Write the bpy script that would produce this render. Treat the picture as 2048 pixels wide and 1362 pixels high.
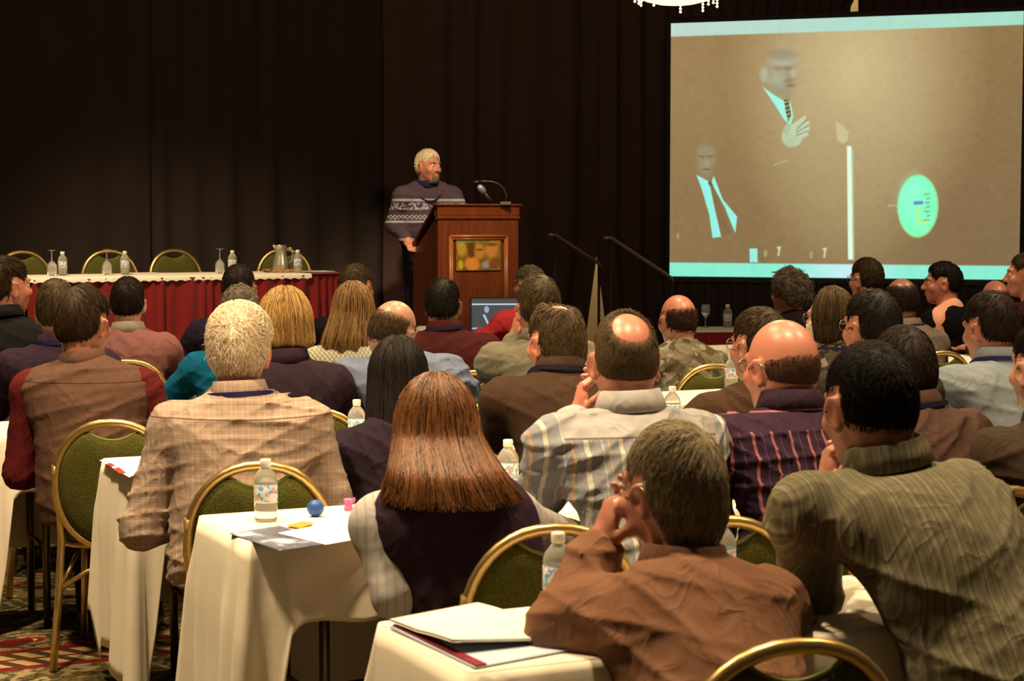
import bpy, math, random
import numpy as np
from mathutils import Vector, Matrix

for o in list(bpy.data.objects): bpy.data.objects.remove(o)
SC = bpy.context.scene
COL = SC.collection
rnd = random.Random(7)

# ------------------------------------------------------------------ camera
FPX, CAMZ, HORIZON = 3700.0, 1.54, 435.0
PITCH = math.atan((681 - HORIZON) / FPX)
cam_data = bpy.data.cameras.new('camera')
cam_data.sensor_width = 36.0
cam_data.lens = FPX / 2048 * 36.0
cam_data.clip_end = 100
cam_data.dof.use_dof = True
cam_data.dof.focus_distance = 7.5
cam_data.dof.aperture_fstop = 9.0
cam = bpy.data.objects.new('camera', cam_data)
cam.location = (0, 0, CAMZ)
cam.rotation_euler = (math.pi / 2 - PITCH, 0, 0)
COL.objects.link(cam)
SC.camera = cam

def at(px, py, Y):
    """world point seen at photo pixel (px, py) at depth Y"""
    dx, du, df = px - 1024.0, 681.0 - py, FPX
    d = Vector((dx, du * math.sin(PITCH) + df * math.cos(PITCH), du * math.cos(PITCH) - df * math.sin(PITCH)))
    d *= Y / d.y
    return Vector((d.x, d.y, d.z + CAMZ))

def on_plane(px, py, z):
    """world point seen at photo pixel on the horizontal plane z"""
    p = at(px, py, 1.0); d = p - Vector((0, 0, CAMZ))
    t = (z - CAMZ) / d.z
    return Vector((d.x * t, d.y * t, z))

# ------------------------------------------------------------------ world, lamps, exposure
SC.view_settings.view_transform = 'Standard'
SC.view_settings.look = 'None'
SC.view_settings.exposure = 0.0
SC.view_settings.gamma = 1.0
SC.view_settings.use_curve_mapping = False
LC = (1.0, 0.72, 0.40)                      # warm ballroom light
world = bpy.data.worlds.new('world'); SC.world = world
world.use_nodes = True
bg = world.node_tree.nodes['Background']
bg.inputs[0].default_value = (1.0, 0.70, 0.40, 1)
bg.inputs[1].default_value = 0.05

def lamp(name, kind, loc, power, color=LC, size=0.6, target=None, spot=None, blend=.5):
    l = bpy.data.lights.new(name, kind)
    l.energy = power; l.color = color
    if kind == 'AREA':
        l.shape = 'DISK'; l.size = size
    else:
        l.shadow_soft_size = size
    if kind == 'SPOT':
        l.spot_size = spot; l.spot_blend = blend
    o = bpy.data.objects.new(name, l); COL.objects.link(o)
    o.location = loc
    if target is not None:
        d = Vector(target) - Vector(loc)
        o.rotation_euler = d.to_track_quat('-Z', 'Y').to_euler()
    return o

# recessed ceiling downlights over the audience, 4.6 m up, in two files
for i, (x, y, p) in enumerate([(-1.9, 4.5, 240), (.3, 4.0, 170), (2.6, 4.9, 120), (-1.2, 6.6, 190), (1.7, 7.6, 150),
                               (-3.2, 8.6, 130), (.2, 9.6, 110), (3.6, 9.8, 110)]):
    lamp('ceiling_downlight', 'SPOT', (x, y, 4.6), p * 4.6, size=.16, target=(x, y, 0), spot=math.radians(96), blend=.75)
# stage wash from the ceiling in front of the lectern and the panel table
lamp('stage_downlight', 'SPOT', (-.1, 10.4, 4.6), 1150, size=.12, target=(-.55, 14.1, 1.6), spot=math.radians(22), blend=.7)
lamp('stage_downlight', 'SPOT', (-3.2, 10.2, 4.6), 1100, size=.2, target=(-2.5, 13.3, 1.1), spot=math.radians(46), blend=.8)

# ------------------------------------------------------------------ colour and material helpers
def lin(c):
    return tuple(((v / 255) / 12.92 if v / 255 <= .04045 else (((v / 255) + .055) / 1.055) ** 2.4) for v in c)
def P(r, g, b, e=1.55):
    """albedo of a thing that reads (r,g,b) in the photo under the warm light"""
    c = lin((r, g, b))
    return tuple(min(.92, max(.003, c[i] / (LC[i] * e))) for i in range(3))

class NT:
    def __init__(s, name):
        s.m = bpy.data.materials.new(name); s.m.use_nodes = True
        s.t = s.m.node_tree; s.n = s.t.nodes; s.l = s.t.links
        s.b = s.n['Principled BSDF']
    def node(s, kind, ins=None, **attrs):
        n = s.n.new(kind)
        for k, v in attrs.items(): setattr(n, k, v)
        for k, v in (ins or {}).items(): s.put(n.inputs[k], v)
        return n
    def put(s, sock, v):
        if isinstance(v, bpy.types.NodeSocket): s.l.new(v, sock)
        elif isinstance(v, tuple) and len(v) == 3 and sock.type == 'RGBA': sock.default_value = (*v, 1)
        else: sock.default_value = v
    def math(s, op, a, b=0.0, c=None):
        n = s.n.new('ShaderNodeMath'); n.operation = op
        s.put(n.inputs[0], a); s.put(n.inputs[1], b)
        if c is not None: s.put(n.inputs[2], c)
        return n.outputs[0]
    def mix(s, f, a, b):
        n = s.n.new('ShaderNodeMix'); n.data_type = 'RGBA'
        s.put(n.inputs[0], f); s.put(n.inputs[6], a); s.put(n.inputs[7], b)
        return n.outputs[2]
    def obj(s): return s.n.new('ShaderNodeTexCoord').outputs['Object']
    def xyz(s, v=None):
        n = s.n.new('ShaderNodeSeparateXYZ'); s.l.new(v or s.obj(), n.inputs[0]); return n.outputs
    def noise(s, scale, detail=3, vec=None, rough=.5):
        n = s.n.new('ShaderNodeTexNoise'); n.inputs['Scale'].default_value = scale
        n.inputs['Detail'].default_value = detail; n.inputs['Roughness'].default_value = rough
        s.l.new(vec or s.obj(), n.inputs['Vector']); return n.outputs['Fac']
    def ramp(s, f, stops, interp='LINEAR'):
        n = s.n.new('ShaderNodeValToRGB'); s.l.new(f, n.inputs[0]); e = n.color_ramp.elements
        n.color_ramp.interpolation = interp
        while len(e) < len(stops): e.new(.5)
        for i, (p, c) in enumerate(stops):
            e[i].position = p; e[i].color = (*c, 1) if len(c) == 3 else c
        return n.outputs[0]
    def bump(s, h, strength=.3, dist=.01):
        n = s.n.new('ShaderNodeBump'); n.inputs['Strength'].default_value = strength
        n.inputs['Distance'].default_value = dist
        s.l.new(h, n.inputs['Height']); s.l.new(n.outputs[0], s.b.inputs['Normal'])
    def wrinkle(s, fine=240, k=.5):
        """cloth relief: creases plus weave"""
        mp = s.node('ShaderNodeMapping', {'Vector': s.obj(), 'Scale': (1.0, 1.0, .55), 'Rotation': (.3, .5, .2)}).outputs[0]
        h = None
        for sc, w in ((6.5, 1.0), (14.0, .5)):
            n = s.n.new('ShaderNodeTexNoise'); n.inputs['Scale'].default_value = sc; n.inputs['Detail'].default_value = 1.5; n.inputs['Distortion'].default_value = .9
            s.l.new(mp, n.inputs['Vector'])
            r = s.math('SUBTRACT', 1.0, s.math('ABSOLUTE', s.math('MULTIPLY_ADD', n.outputs['Fac'], 4.0, -2.0)))
            r = s.math('MULTIPLY', s.math('POWER', s.math('MAXIMUM', r, 0.0), 2.0), w)
            h = r if h is None else s.math('ADD', h, r)
        s.bump(s.math('ADD', h, s.math('MULTIPLY', s.noise(fine, 2), .10)), k, .012)
    def stripe(s, coord, period, width, phase=0.0):
        """1 inside a stripe of the given width, 0 outside"""
        f = s.math('FRACT', s.math('ADD', s.math('DIVIDE', coord, period), phase))
        return s.math('LESS_THAN', f, width / period)
    def fin(s, col=None, rough=None, spec=None, metal=None, sheen=None):
        b = s.b.inputs
        if col is not None: s.put(b['Base Color'], col)
        if rough is not None: s.put(b['Roughness'], rough)
        if spec is not None: s.put(b['Specular IOR Level'], spec)
        if metal is not None: s.put(b['Metallic'], metal)
        if sheen is not None: b['Sheen Weight'].default_value = sheen; b['Sheen Roughness'].default_value = .5
        return s.m

_mc = {}
def mat(name, col, rough=.8, spec=.25, metal=0.0, var=None, bump=None, sheen=None):
    if name in _mc: return _mc[name]
    t = NT(name); c = col
    if var:
        sc, am = var
        f = t.noise(sc, 4)
        c = t.mix(f, tuple(max(0, v * (1 - am)) for v in col), tuple(min(1, v * (1 + am)) for v in col))
    if bump:
        t.bump(t.noise(bump[0], 3), bump[1], bump[2] if len(bump) > 2 else .01)
    _mc[name] = t.fin(c, rough, spec, metal, sheen)
    return _mc[name]

# ------------------------------------------------------------------ object helpers
def tag(o, label=None, cat=None, group=None, kind=None):
    if label: o['label'] = label
    if cat: o['category'] = cat
    if group: o['group'] = group
    if kind: o['kind'] = kind
    return o

def link(name, data, parent=None, loc=None, rot=None):
    o = bpy.data.objects.new(name, data); COL.objects.link(o)
    if parent is not None: o.parent = parent
    if loc is not None: o.location = loc
    if rot is not None: o.rotation_euler = rot
    return o

def empty(name, loc=(0, 0, 0), rz=0.0):
    o = link(name, None, None, loc, (0, 0, rz)); o.empty_display_size = .1
    return o

def mesh_np(name, V, quads=None, tris=None, smooth=True, attr=None):
    me = bpy.data.meshes.new(name)
    V = np.asarray(V, np.float32)
    q = np.zeros((0, 4), np.int32) if quads is None else np.asarray(quads, np.int32).reshape(-1, 4)
    t = np.zeros((0, 3), np.int32) if tris is None else np.asarray(tris, np.int32).reshape(-1, 3)
    me.vertices.add(len(V)); me.vertices.foreach_set('co', V.ravel())
    nl = q.size + t.size
    me.loops.add(nl)
    me.loops.foreach_set('vertex_index', np.concatenate([q.ravel(), t.ravel()]))
    me.polygons.add(len(q) + len(t))
    st = np.concatenate([np.arange(len(q)) * 4, q.size + np.arange(len(t)) * 3]).astype(np.int32)
    me.polygons.foreach_set('loop_start', st)
    me.polygons.foreach_set('use_smooth', np.full(len(q) + len(t), smooth))
    me.update(calc_edges=True)
    if attr:
        for k, a in attr.items():
            a = np.asarray(a, np.float32)
            if a.ndim == 1:
                at_ = me.attributes.new(k, 'FLOAT', 'POINT'); at_.data.foreach_set('value', a)
            else:
                at_ = me.attributes.new(k, 'FLOAT_COLOR', 'POINT'); at_.data.foreach_set('color', a.ravel())
    return me

class MB:
    """collects shapes into one mesh"""
    def __init__(s): s.v = []; s.f = []; s.sm = []
    def add(s, vs, fs, smooth=False):
        b = len(s.v); s.v += [tuple(v) for v in vs]; s.f += [tuple(i + b for i in f) for f in fs]; s.sm += [smooth] * len(fs)
        return s
    def box(s, lo, hi, bev=0.0):
        x0, y0, z0 = lo; x1, y1, z1 = hi
        if bev <= 0:
            return s.add([(x0,y0,z0),(x1,y0,z0),(x1,y1,z0),(x0,y1,z0),(x0,y0,z1),(x1,y0,z1),(x1,y1,z1),(x0,y1,z1)],
                  [(0,3,2,1),(4,5,6,7),(0,1,5,4),(1,2,6,5),(2,3,7,6),(3,0,4,7)])
        b = min(bev, (x1-x0)/2.01, (y1-y0)/2.01, (z1-z0)/2.01)
        rings = []
        for z, i in ((z0, b), (z0 + b, 0), (z1 - b, 0), (z1, b)):
            k = b
            xa, xb, ya, yb = x0 + i, x1 - i, y0 + i, y1 - i
            j = b if i == 0 else b * .4
            rings.append([(xa+j,ya,z),(xb-j,ya,z),(xb,ya+j,z),(xb,yb-j,z),(xb-j,yb,z),(xa+j,yb,z),(xa,yb-j,z),(xa,ya+j,z)])
        return s.loft(rings, True, True, False)
    def loft(s, rings, cap0=False, cap1=False, smooth=True, closed=True):
        n = len(rings[0]); vs = [p for r in rings for p in r]; fs = []
        m = n if closed else n - 1
        for i in range(len(rings) - 1):
            for j in range(m):
                k = (j + 1) % n
                fs.append((i*n+j, i*n+k, (i+1)*n+k, (i+1)*n+j))
        s.add(vs, fs, smooth)
        b = len(s.v) - len(vs)
        if cap0: s.f.append(tuple(b + j for j in reversed(range(n)))); s.sm.append(False)
        if cap1: s.f.append(tuple(b + (len(rings)-1)*n + j for j in range(n))); s.sm.append(False)
        return s
    def lathe(s, prof, n=20, c=(0,0,0), smooth=True):
        rings = [[(c[0]+r*math.cos(2*math.pi*j/n), c[1]+r*math.sin(2*math.pi*j/n), c[2]+z) for j in range(n)] for r, z in prof]
        return s.loft(rings, True, True, smooth)
    def tube(s, pts, r, n=8, closed=False, caps=True, flat=None):
        pts = [Vector(p) for p in pts]; N = len(pts); rings = []
        rr = r if isinstance(r, (list, tuple)) else [r] * N
        prev = None
        for i, p in enumerate(pts):
            if closed: t = pts[(i+1) % N] - pts[i-1]
            else: t = pts[min(i+1, N-1)] - pts[max(i-1, 0)]
            t.normalize()
            if prev is None:
                a = Vector((0,0,1)) if abs(t.z) < .9 else Vector((0,1,0))
                u = t.cross(a).normalized()
            else:
                u = (prev - t * prev.dot(t)).normalized()
            prev = u; w = t.cross(u)
            fu, fw = flat or (1, 1)
            rings.append([tuple(p + (u*math.cos(2*math.pi*j/n)*fu + w*math.sin(2*math.pi*j/n)*fw) * rr[i]) for j in range(n)])
        if closed:
            rings.append(rings[0]); return s.loft(rings, False, False, True)
        return s.loft(rings, caps, caps, True)
    def mesh(s, name):
        me = bpy.data.meshes.new(name); me.from_pydata(s.v, [], s.f)
        me.polygons.foreach_set('use_smooth', s.sm); me.update(); return me
    def build(s, name, m, parent=None, loc=None, rot=None):
        me = s.mesh(name); me.materials.append(m)
        return link(name, me, parent, loc, rot)

def copy_tree(o, parent=None):
    c = o.copy(); COL.objects.link(c)
    if parent is not None: c.parent = parent
    for ch in o.children:
        copy_tree(ch, c)
    return c

# ------------------------------------------------------------------ signed-distance modelling (people)
def axis(lo, hi, h, fine=()):
    out = [lo]; x = lo
    while x < hi:
        s = h
        for a, b, f in fine:
            if a - f <= x <= b: s = min(s, f)
        x += s; out.append(x)
    return np.array(out, np.float32)

class Field:
    def __init__(s, xs, ys, zs):
        s.ax = (xs, ys, zs); s.F = np.full((len(xs), len(ys), len(zs)), 10.0, np.float32)
    def win(s, lo, hi):
        sl = []
        for a, l, h in zip(s.ax, lo, hi):
            i0 = max(0, int(np.searchsorted(a, l)) - 1); i1 = min(len(a), int(np.searchsorted(a, h)) + 1)
            if i1 <= i0: return None
            sl.append(slice(i0, i1))
        return tuple(sl)
    def pts(s, sl):
        return (s.ax[0][sl[0]][:, None, None], s.ax[1][sl[1]][None, :, None], s.ax[2][sl[2]][None, None, :])
    def _put(s, lo, hi, fn, k, mode):
        m = .035 + k
        sl = s.win([l - m for l in lo], [h + m for h in hi])
        if sl is None: return
        d = fn(*s.pts(sl)).astype(np.float32); a = s.F[sl]
        if mode == 'sub': d = -d
        if mode == 'add':
            if k <= 0: s.F[sl] = np.minimum(a, d)
            else:
                h = np.clip(.5 + .5 * (a - d) / k, 0, 1)
                s.F[sl] = a + (d - a) * h - k * h * (1 - h)
        else:
            if k <= 0: s.F[sl] = np.maximum(a, d)
            else:
                h = np.clip(.5 - .5 * (a - d) / k, 0, 1)
                s.F[sl] = a + (d - a) * h + k * h * (1 - h)
    def ell(s, c, r, R=None, k=.02, off=0.0, mode='add'):
        c = np.array(c, np.float32); r = np.array(r, np.float32) + off
        m = float(max(r)) if R is not None else None
        lo = c - (m if m else r); hi = c + (m if m else r)
        def fn(X, Y, Z):
            x, y, z = X - c[0], Y - c[1], Z - c[2]
            if R is not None:
                x, y, z = (R[0][0]*x + R[1][0]*y + R[2][0]*z, R[0][1]*x + R[1][1]*y + R[2][1]*z, R[0][2]*x + R[1][2]*y + R[2][2]*z)
            k0 = np.sqrt((x/r[0])**2 + (y/r[1])**2 + (z/r[2])**2) + 1e-6
            k1 = np.sqrt((x/r[0]**2)**2 + (y/r[1]**2)**2 + (z/r[2]**2)**2) + 1e-6
            return k0 * (k0 - 1) / k1
        s._put(lo, hi, fn, k, mode)
    def cone(s, a, b, ra, rb, k=.02, off=0.0, flat=None, mode='add'):
        a = np.array(a, np.float32); b = np.array(b, np.float32); ra += off; rb += off
        R = max(ra, rb); lo = np.minimum(a, b) - R; hi = np.maximum(a, b) + R
        ab = b - a; L = float(ab @ ab) + 1e-9
        def fn(X, Y, Z):
            x, y, z = X - a[0], Y - a[1], Z - a[2]
            t = np.clip((x*ab[0] + y*ab[1] + z*ab[2]) / L, 0, 1)
            dx, dy, dz = x - t*ab[0], y - t*ab[1], z - t*ab[2]
            if flat is not None:
                n, f = flat; q = (dx*n[0] + dy*n[1] + dz*n[2]) * (1/f - 1)
                dx = dx + q*n[0]; dy = dy + q*n[1]; dz = dz + q*n[2]
                return (np.sqrt(dx*dx + dy*dy + dz*dz) - (ra + (rb - ra)*t)) * .8
            return np.sqrt(dx*dx + dy*dy + dz*dz) - (ra + (rb - ra)*t)
        s._put(lo, hi, fn, k, mode)
    def warp(s, fn):
        s.F += fn(s.ax[0][:, None, None], s.ax[1][None, :, None], s.ax[2][None, None, :]).astype(np.float32)
    def cut(s, fn):
        s.F = np.maximum(s.F, fn(s.ax[0][:, None, None], s.ax[1][None, :, None], s.ax[2][None, None, :]).astype(np.float32))
    def surface(s):
        """surface nets -> verts, quads"""
        F = s.F.copy()
        F[0] = F[-1] = 1; F[:, 0] = F[:, -1] = 1; F[:, :, 0] = F[:, :, -1] = 1
        B = F < 0
        n0, n1, n2 = F.shape
        cnt = np.zeros((n0-1, n1-1, n2-1), np.int8)
        for i in (0, 1):
            for j in (0, 1):
                for k in (0, 1):
                    cnt += B[i:n0-1+i, j:n1-1+j, k:n2-1+k]
        act = (cnt > 0) & (cnt < 8)
        I, J, K = np.nonzero(act)
        idx = np.full(act.shape, -1, np.int32); idx[I, J, K] = np.arange(len(I))
        C = {}
        for i in (0, 1):
            for j in (0, 1):
                for k in (0, 1): C[i, j, k] = F[I+i, J+j, K+k]
        x0, x1 = s.ax[0][I], s.ax[0][I+1]; y0, y1 = s.ax[1][J], s.ax[1][J+1]; z0, z1 = s.ax[2][K], s.ax[2][K+1]
        S = np.zeros((len(I), 3), np.float64); W = np.zeros(len(I))
        def edge(a, b, ax):
            va, vb = C[a], C[b]; m = (va < 0) != (vb < 0)
            t = np.where(m, va / np.where(m, va - vb, 1), 0)
            f = [np.full(len(I), float(a[q])) for q in range(3)]; f[ax] = t
            p = np.stack([x0 + f[0]*(x1-x0), y0 + f[1]*(y1-y0), z0 + f[2]*(z1-z0)], 1)
            S[m] += p[m]; W[m] += 1
        for p in (0, 1):
            for q in (0, 1):
                edge((0, p, q), (1, p, q), 0); edge((p, 0, q), (p, 1, q), 1); edge((p, q, 0), (p, q, 1), 2)
        V = S / np.maximum(W, 1)[:, None]
        Q = []
        def quads(d, c):
            a, b = [x for x in (0, 1, 2) if x != d]
            sl0 = [slice(None)]*3; sl1 = [slice(None)]*3
            sl0[d] = slice(0, -1); sl1[d] = slice(1, None)
            for ax in (a, b): sl0[ax] = slice(1, -1); sl1[ax] = slice(1, -1)
            b0, b1 = B[tuple(sl0)], B[tuple(sl1)]
            i, j, k = np.nonzero(b0 != b1); inside0 = b0[i, j, k]
            base = np.stack([i, j, k], 1); base[:, a] += 1; base[:, b] += 1
            def cell(da, db):
                t = base.copy(); t[:, a] += da; t[:, b] += db
                return idx[t[:, 0], t[:, 1], t[:, 2]]
            q = np.stack([cell(-1, -1), cell(0, -1), cell(0, 0), cell(-1, 0)], 1)
            flip = ~inside0 if d != 1 else inside0
            q[flip] = q[flip][:, ::-1]
            Q.append(q)
        for d in (0, 1, 2): quads(d, None)
        return V, np.concatenate(Q)

def vert_normals(V, Q):
    n = np.zeros_like(V)
    a, b, c, d = (V[Q[:, i]] for i in range(4))
    f = np.cross(c - a, d - b)
    for i in range(4): np.add.at(n, Q[:, i], f)
    return n / (np.linalg.norm(n, axis=1)[:, None] + 1e-9)

def smooth_mesh(V, Q, it=1):
    for _ in range(it):
        s = np.zeros_like(V); w = np.zeros(len(V))
        for i in range(4):
            a, b = Q[:, i], Q[:, (i+1) % 4]
            np.add.at(s, a, V[b]); np.add.at(s, b, V[a]); np.add.at(w, a, 1); np.add.at(w, b, 1)
        V = V * .5 + .5 * s / np.maximum(w, 1)[:, None]
    return V
# ------------------------------------------------------------------ people
def rotm(yaw=0, pitch=0, roll=0):
    return np.array((Matrix.Rotation(math.radians(yaw), 3, 'Z') @ Matrix.Rotation(math.radians(pitch), 3, 'X') @ Matrix.Rotation(math.radians(roll), 3, 'Y')))

def skin_mat(name, col, red=.25):
    t = NT(name)
    f = t.noise(9, 3); f2 = t.noise(60, 2)
    c = t.mix(f, tuple(v * .86 for v in col), (min(1, col[0] * 1.08), col[1] * .97, col[2] * .92))
    t.bump(f2, .12, .004)
    m = t.fin(c, .38, .5)
    t.b.inputs['Subsurface Weight'].default_value = .12
    t.b.inputs['Subsurface Radius'].default_value = (.012, .005, .003)
    return m

def hair_mat(name, dark, light, rough=.55, spec=.14):
    t = NT(name)
    a = t.node('ShaderNodeAttribute', attribute_name='tint')
    dark, light = [tuple(c * k for c, k in zip(q, (1, .93, .78))) for q in (dark, light)]
    c = t.mix(a.outputs['Fac'], dark, light)
    n = t.noise(240, 2)
    t.bump(n, .25, .003)
    d = t.node('ShaderNodeAttribute', attribute_name='dens')          # hair thins out towards its edges
    t.put(t.b.inputs['Alpha'], t.math('ADD', d.outputs['Fac'], t.math('MULTIPLY', t.math('SUBTRACT', t.noise(420, 2), .5), t.math('MULTIPLY', d.outputs['Fac'], t.math('SUBTRACT', 1.0, d.outputs['Fac'])))))
    return t.fin(c, rough, spec)

SKIN = {'fair': skin_mat('skin_fair', P(232, 154, 104, 1.5)), 'ruddy': skin_mat('skin_ruddy', P(228, 134, 88, 1.5)),
        'tan': skin_mat('skin_tan', P(202, 120, 76, 1.4)), 'brown': skin_mat('skin_brown', P(140, 84, 50, 1.3))}

def folds(seed, amp):
    r = random.Random(seed); W = []
    for i in range(5):
        a = r.uniform(-.9, .9); lam = r.uniform(.05, .13)
        W.append((math.sin(a) / lam, r.uniform(-.3, .3) / lam, math.cos(a) / lam, r.uniform(0, 6.3), r.uniform(4, 9), r.uniform(0, 6.3), r.uniform(5, 10), r.uniform(0, 6.3)))
    def fn(X, Y, Z):
        s = 0
        for kx, ky, kz, ph, g1, p1, g2, p2 in W:
            q = math.pi * (kx * X + ky * Y + kz * Z) + ph + 1.1 * np.sin(g1 * X + p1) + .8 * np.sin(g2 * Z + p2)
            gate = np.clip(np.sin(g1 * Z + p2 * 2) * np.sin(g2 * X + p1 * 2) + .35, 0, 1)
            s = s - amp * (1 - np.abs(np.sin(q))) ** 3 * gate * 1.25
        return s
    return fn

def hand_prims(F, W, d, n, sg, curl=.5, k=.007, spread=.0, thumb=.7):
    """palm and five jointed fingers: wrist W, pointing d, palm facing n, sg=+1 right hand"""
    d = Vector(d).normalized(); n = Vector(n); n = (n - d * n.dot(d)).normalized()
    ac = d.cross(n).normalized() * sg            # towards the thumb side
    W = Vector(W)
    R = np.array([ac, n, d]).T
    F.ell(W + d * .048, (.041, .017, .054), R, k=.012)
    F.cone(W - d * .03, W + d * .02, .026, .027, k=.015)
    for i, (o, L) in enumerate(((.030, .072), (.010, .080), (-.010, .074), (-.029, .058))):
        p = W + d * (.092 - .004 * abs(i - 1)) + ac * o
        dd = (d + ac * o * spread * 10).normalized(); c = curl * (1 + .12 * i)
        for j, (fr, ra, rb) in enumerate(((.45, .0098, .0092), (.31, .0092, .0086), (.24, .0086, .0075))):
            dd = (Matrix.Rotation(c * (.8 if j == 0 else 1.0), 3, -(d.cross(n))) @ dd).normalized()
            if dd.dot(n) < 0 and j == 0: dd = (dd - 2 * n * dd.dot(n)).normalized()
            q = p + dd * L * fr
            F.cone(p, q, ra, rb, k=.004); p = q
    p = W + d * .022 + ac * .030 + n * .006
    t1 = (d * (1 - thumb * .35) + ac * thumb + n * .35).normalized()
    q = p + t1 * .042; F.cone(p, q, .0135, .0115, k=.008)
    t2 = (t1 + d * .5 + n * curl * .5).normalized(); F.cone(q, q + t2 * .034, .0112, .0088, k=.004)

def head_prims(F, Hc, R, hs, k=.02):
    def w(c): return Hc + R @ (np.array(c) * hs)
    def e(c, r, k=.02, mode='add', RR=None): F.ell(w(c), [v * hs for v in r], R if RR is None else R @ RR, k=k, mode=mode)
    e((0, -.012, .022), (.075, .098, .092))
    e((0, -.035, -.02), (.066, .066, .075), .03)
    e((0, .028, -.042), (.060, .066, .078), .03)
    e((0, .060, -.098), (.030, .024, .021), .03)
    e((0, .078, .024), (.050, .018, .013), .02)
    for s in (-1, 1):
        e((s * .040, .062, -.030), (.024, .022, .020), .025)
        e((s * .031, .100, .004), (.017, .015, .011), .012, 'sub')
        RR = rotm(-s * 22, 0, s * 8)
        e((s * .079, -.010, -.012), (.0085, .027, .034), .006, RR=RR)
        e((s * .088, -.004, -.010), (.006, .013, .018), .005, 'sub', RR=RR)
        e((s * .078, -.012, -.040), (.008, .012, .012), .006)
    F.cone(w((0, .090, .010)), w((0, .113, -.030)), .0085 * hs, .0135 * hs, k=.012)
    for s in (-1, 1): e((s * .013, .098, -.034), (.010, .011, .008), .008)
    e((0, .091, -.060), (.024, .011, .0065), .006)
    e((0, .089, -.072), (.021, .011, .0075), .005)
    e((0, .103, -.0655), (.024, .010, .0022), .003, 'sub')

HAIRLINE = ([-.2, -.07, -.045, -.034, -.028, .026, .034, .055, .075, .1], [-.080, -.080, -.066, -.05, .020, .020, .0, .028, .066, .085])

def strands(P0, T, N, L, rad, lift, segs=4, R=.1, wav=0.0, rng=None):
    """3-sided tapering locks: roots P0, tangents T, normals N"""
    n = len(P0); B = np.cross(T, N)
    V = np.zeros((n, segs, 3, 3)); ph = rng.uniform(0, 6.28, n)
    for i in range(segs):
        f = i / (segs - 1); s = (L * f)[:, None]
        c = P0 + T * s - N * (s * s) / (2 * R) + N * (lift * math.sin(f * 2.2)) + B * (wav * np.sin(ph + f * 5) * L * .25)[:, None]
        r = rad * (1.0 - .8 * f ** 1.6)
        for j, (a, b) in enumerate(((1, 0), (-.5, .87), (-.5, -.87))):
            V[:, i, j] = c + N * (a * r) + B * (b * r)
    return V.reshape(-1, 3), strand_faces(n, segs)

def strand_faces(n, segs):
    q = []
    for i in range(segs - 1):
        for j in range(3):
            k = (j + 1) % 3
            q.append((i*3+j, i*3+k, (i+1)*3+k, (i+1)*3+j))
    q = np.array(q, np.int32)
    return (q[None] + (np.arange(n) * segs * 3)[:, None, None]).reshape(-1, 4)

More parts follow.
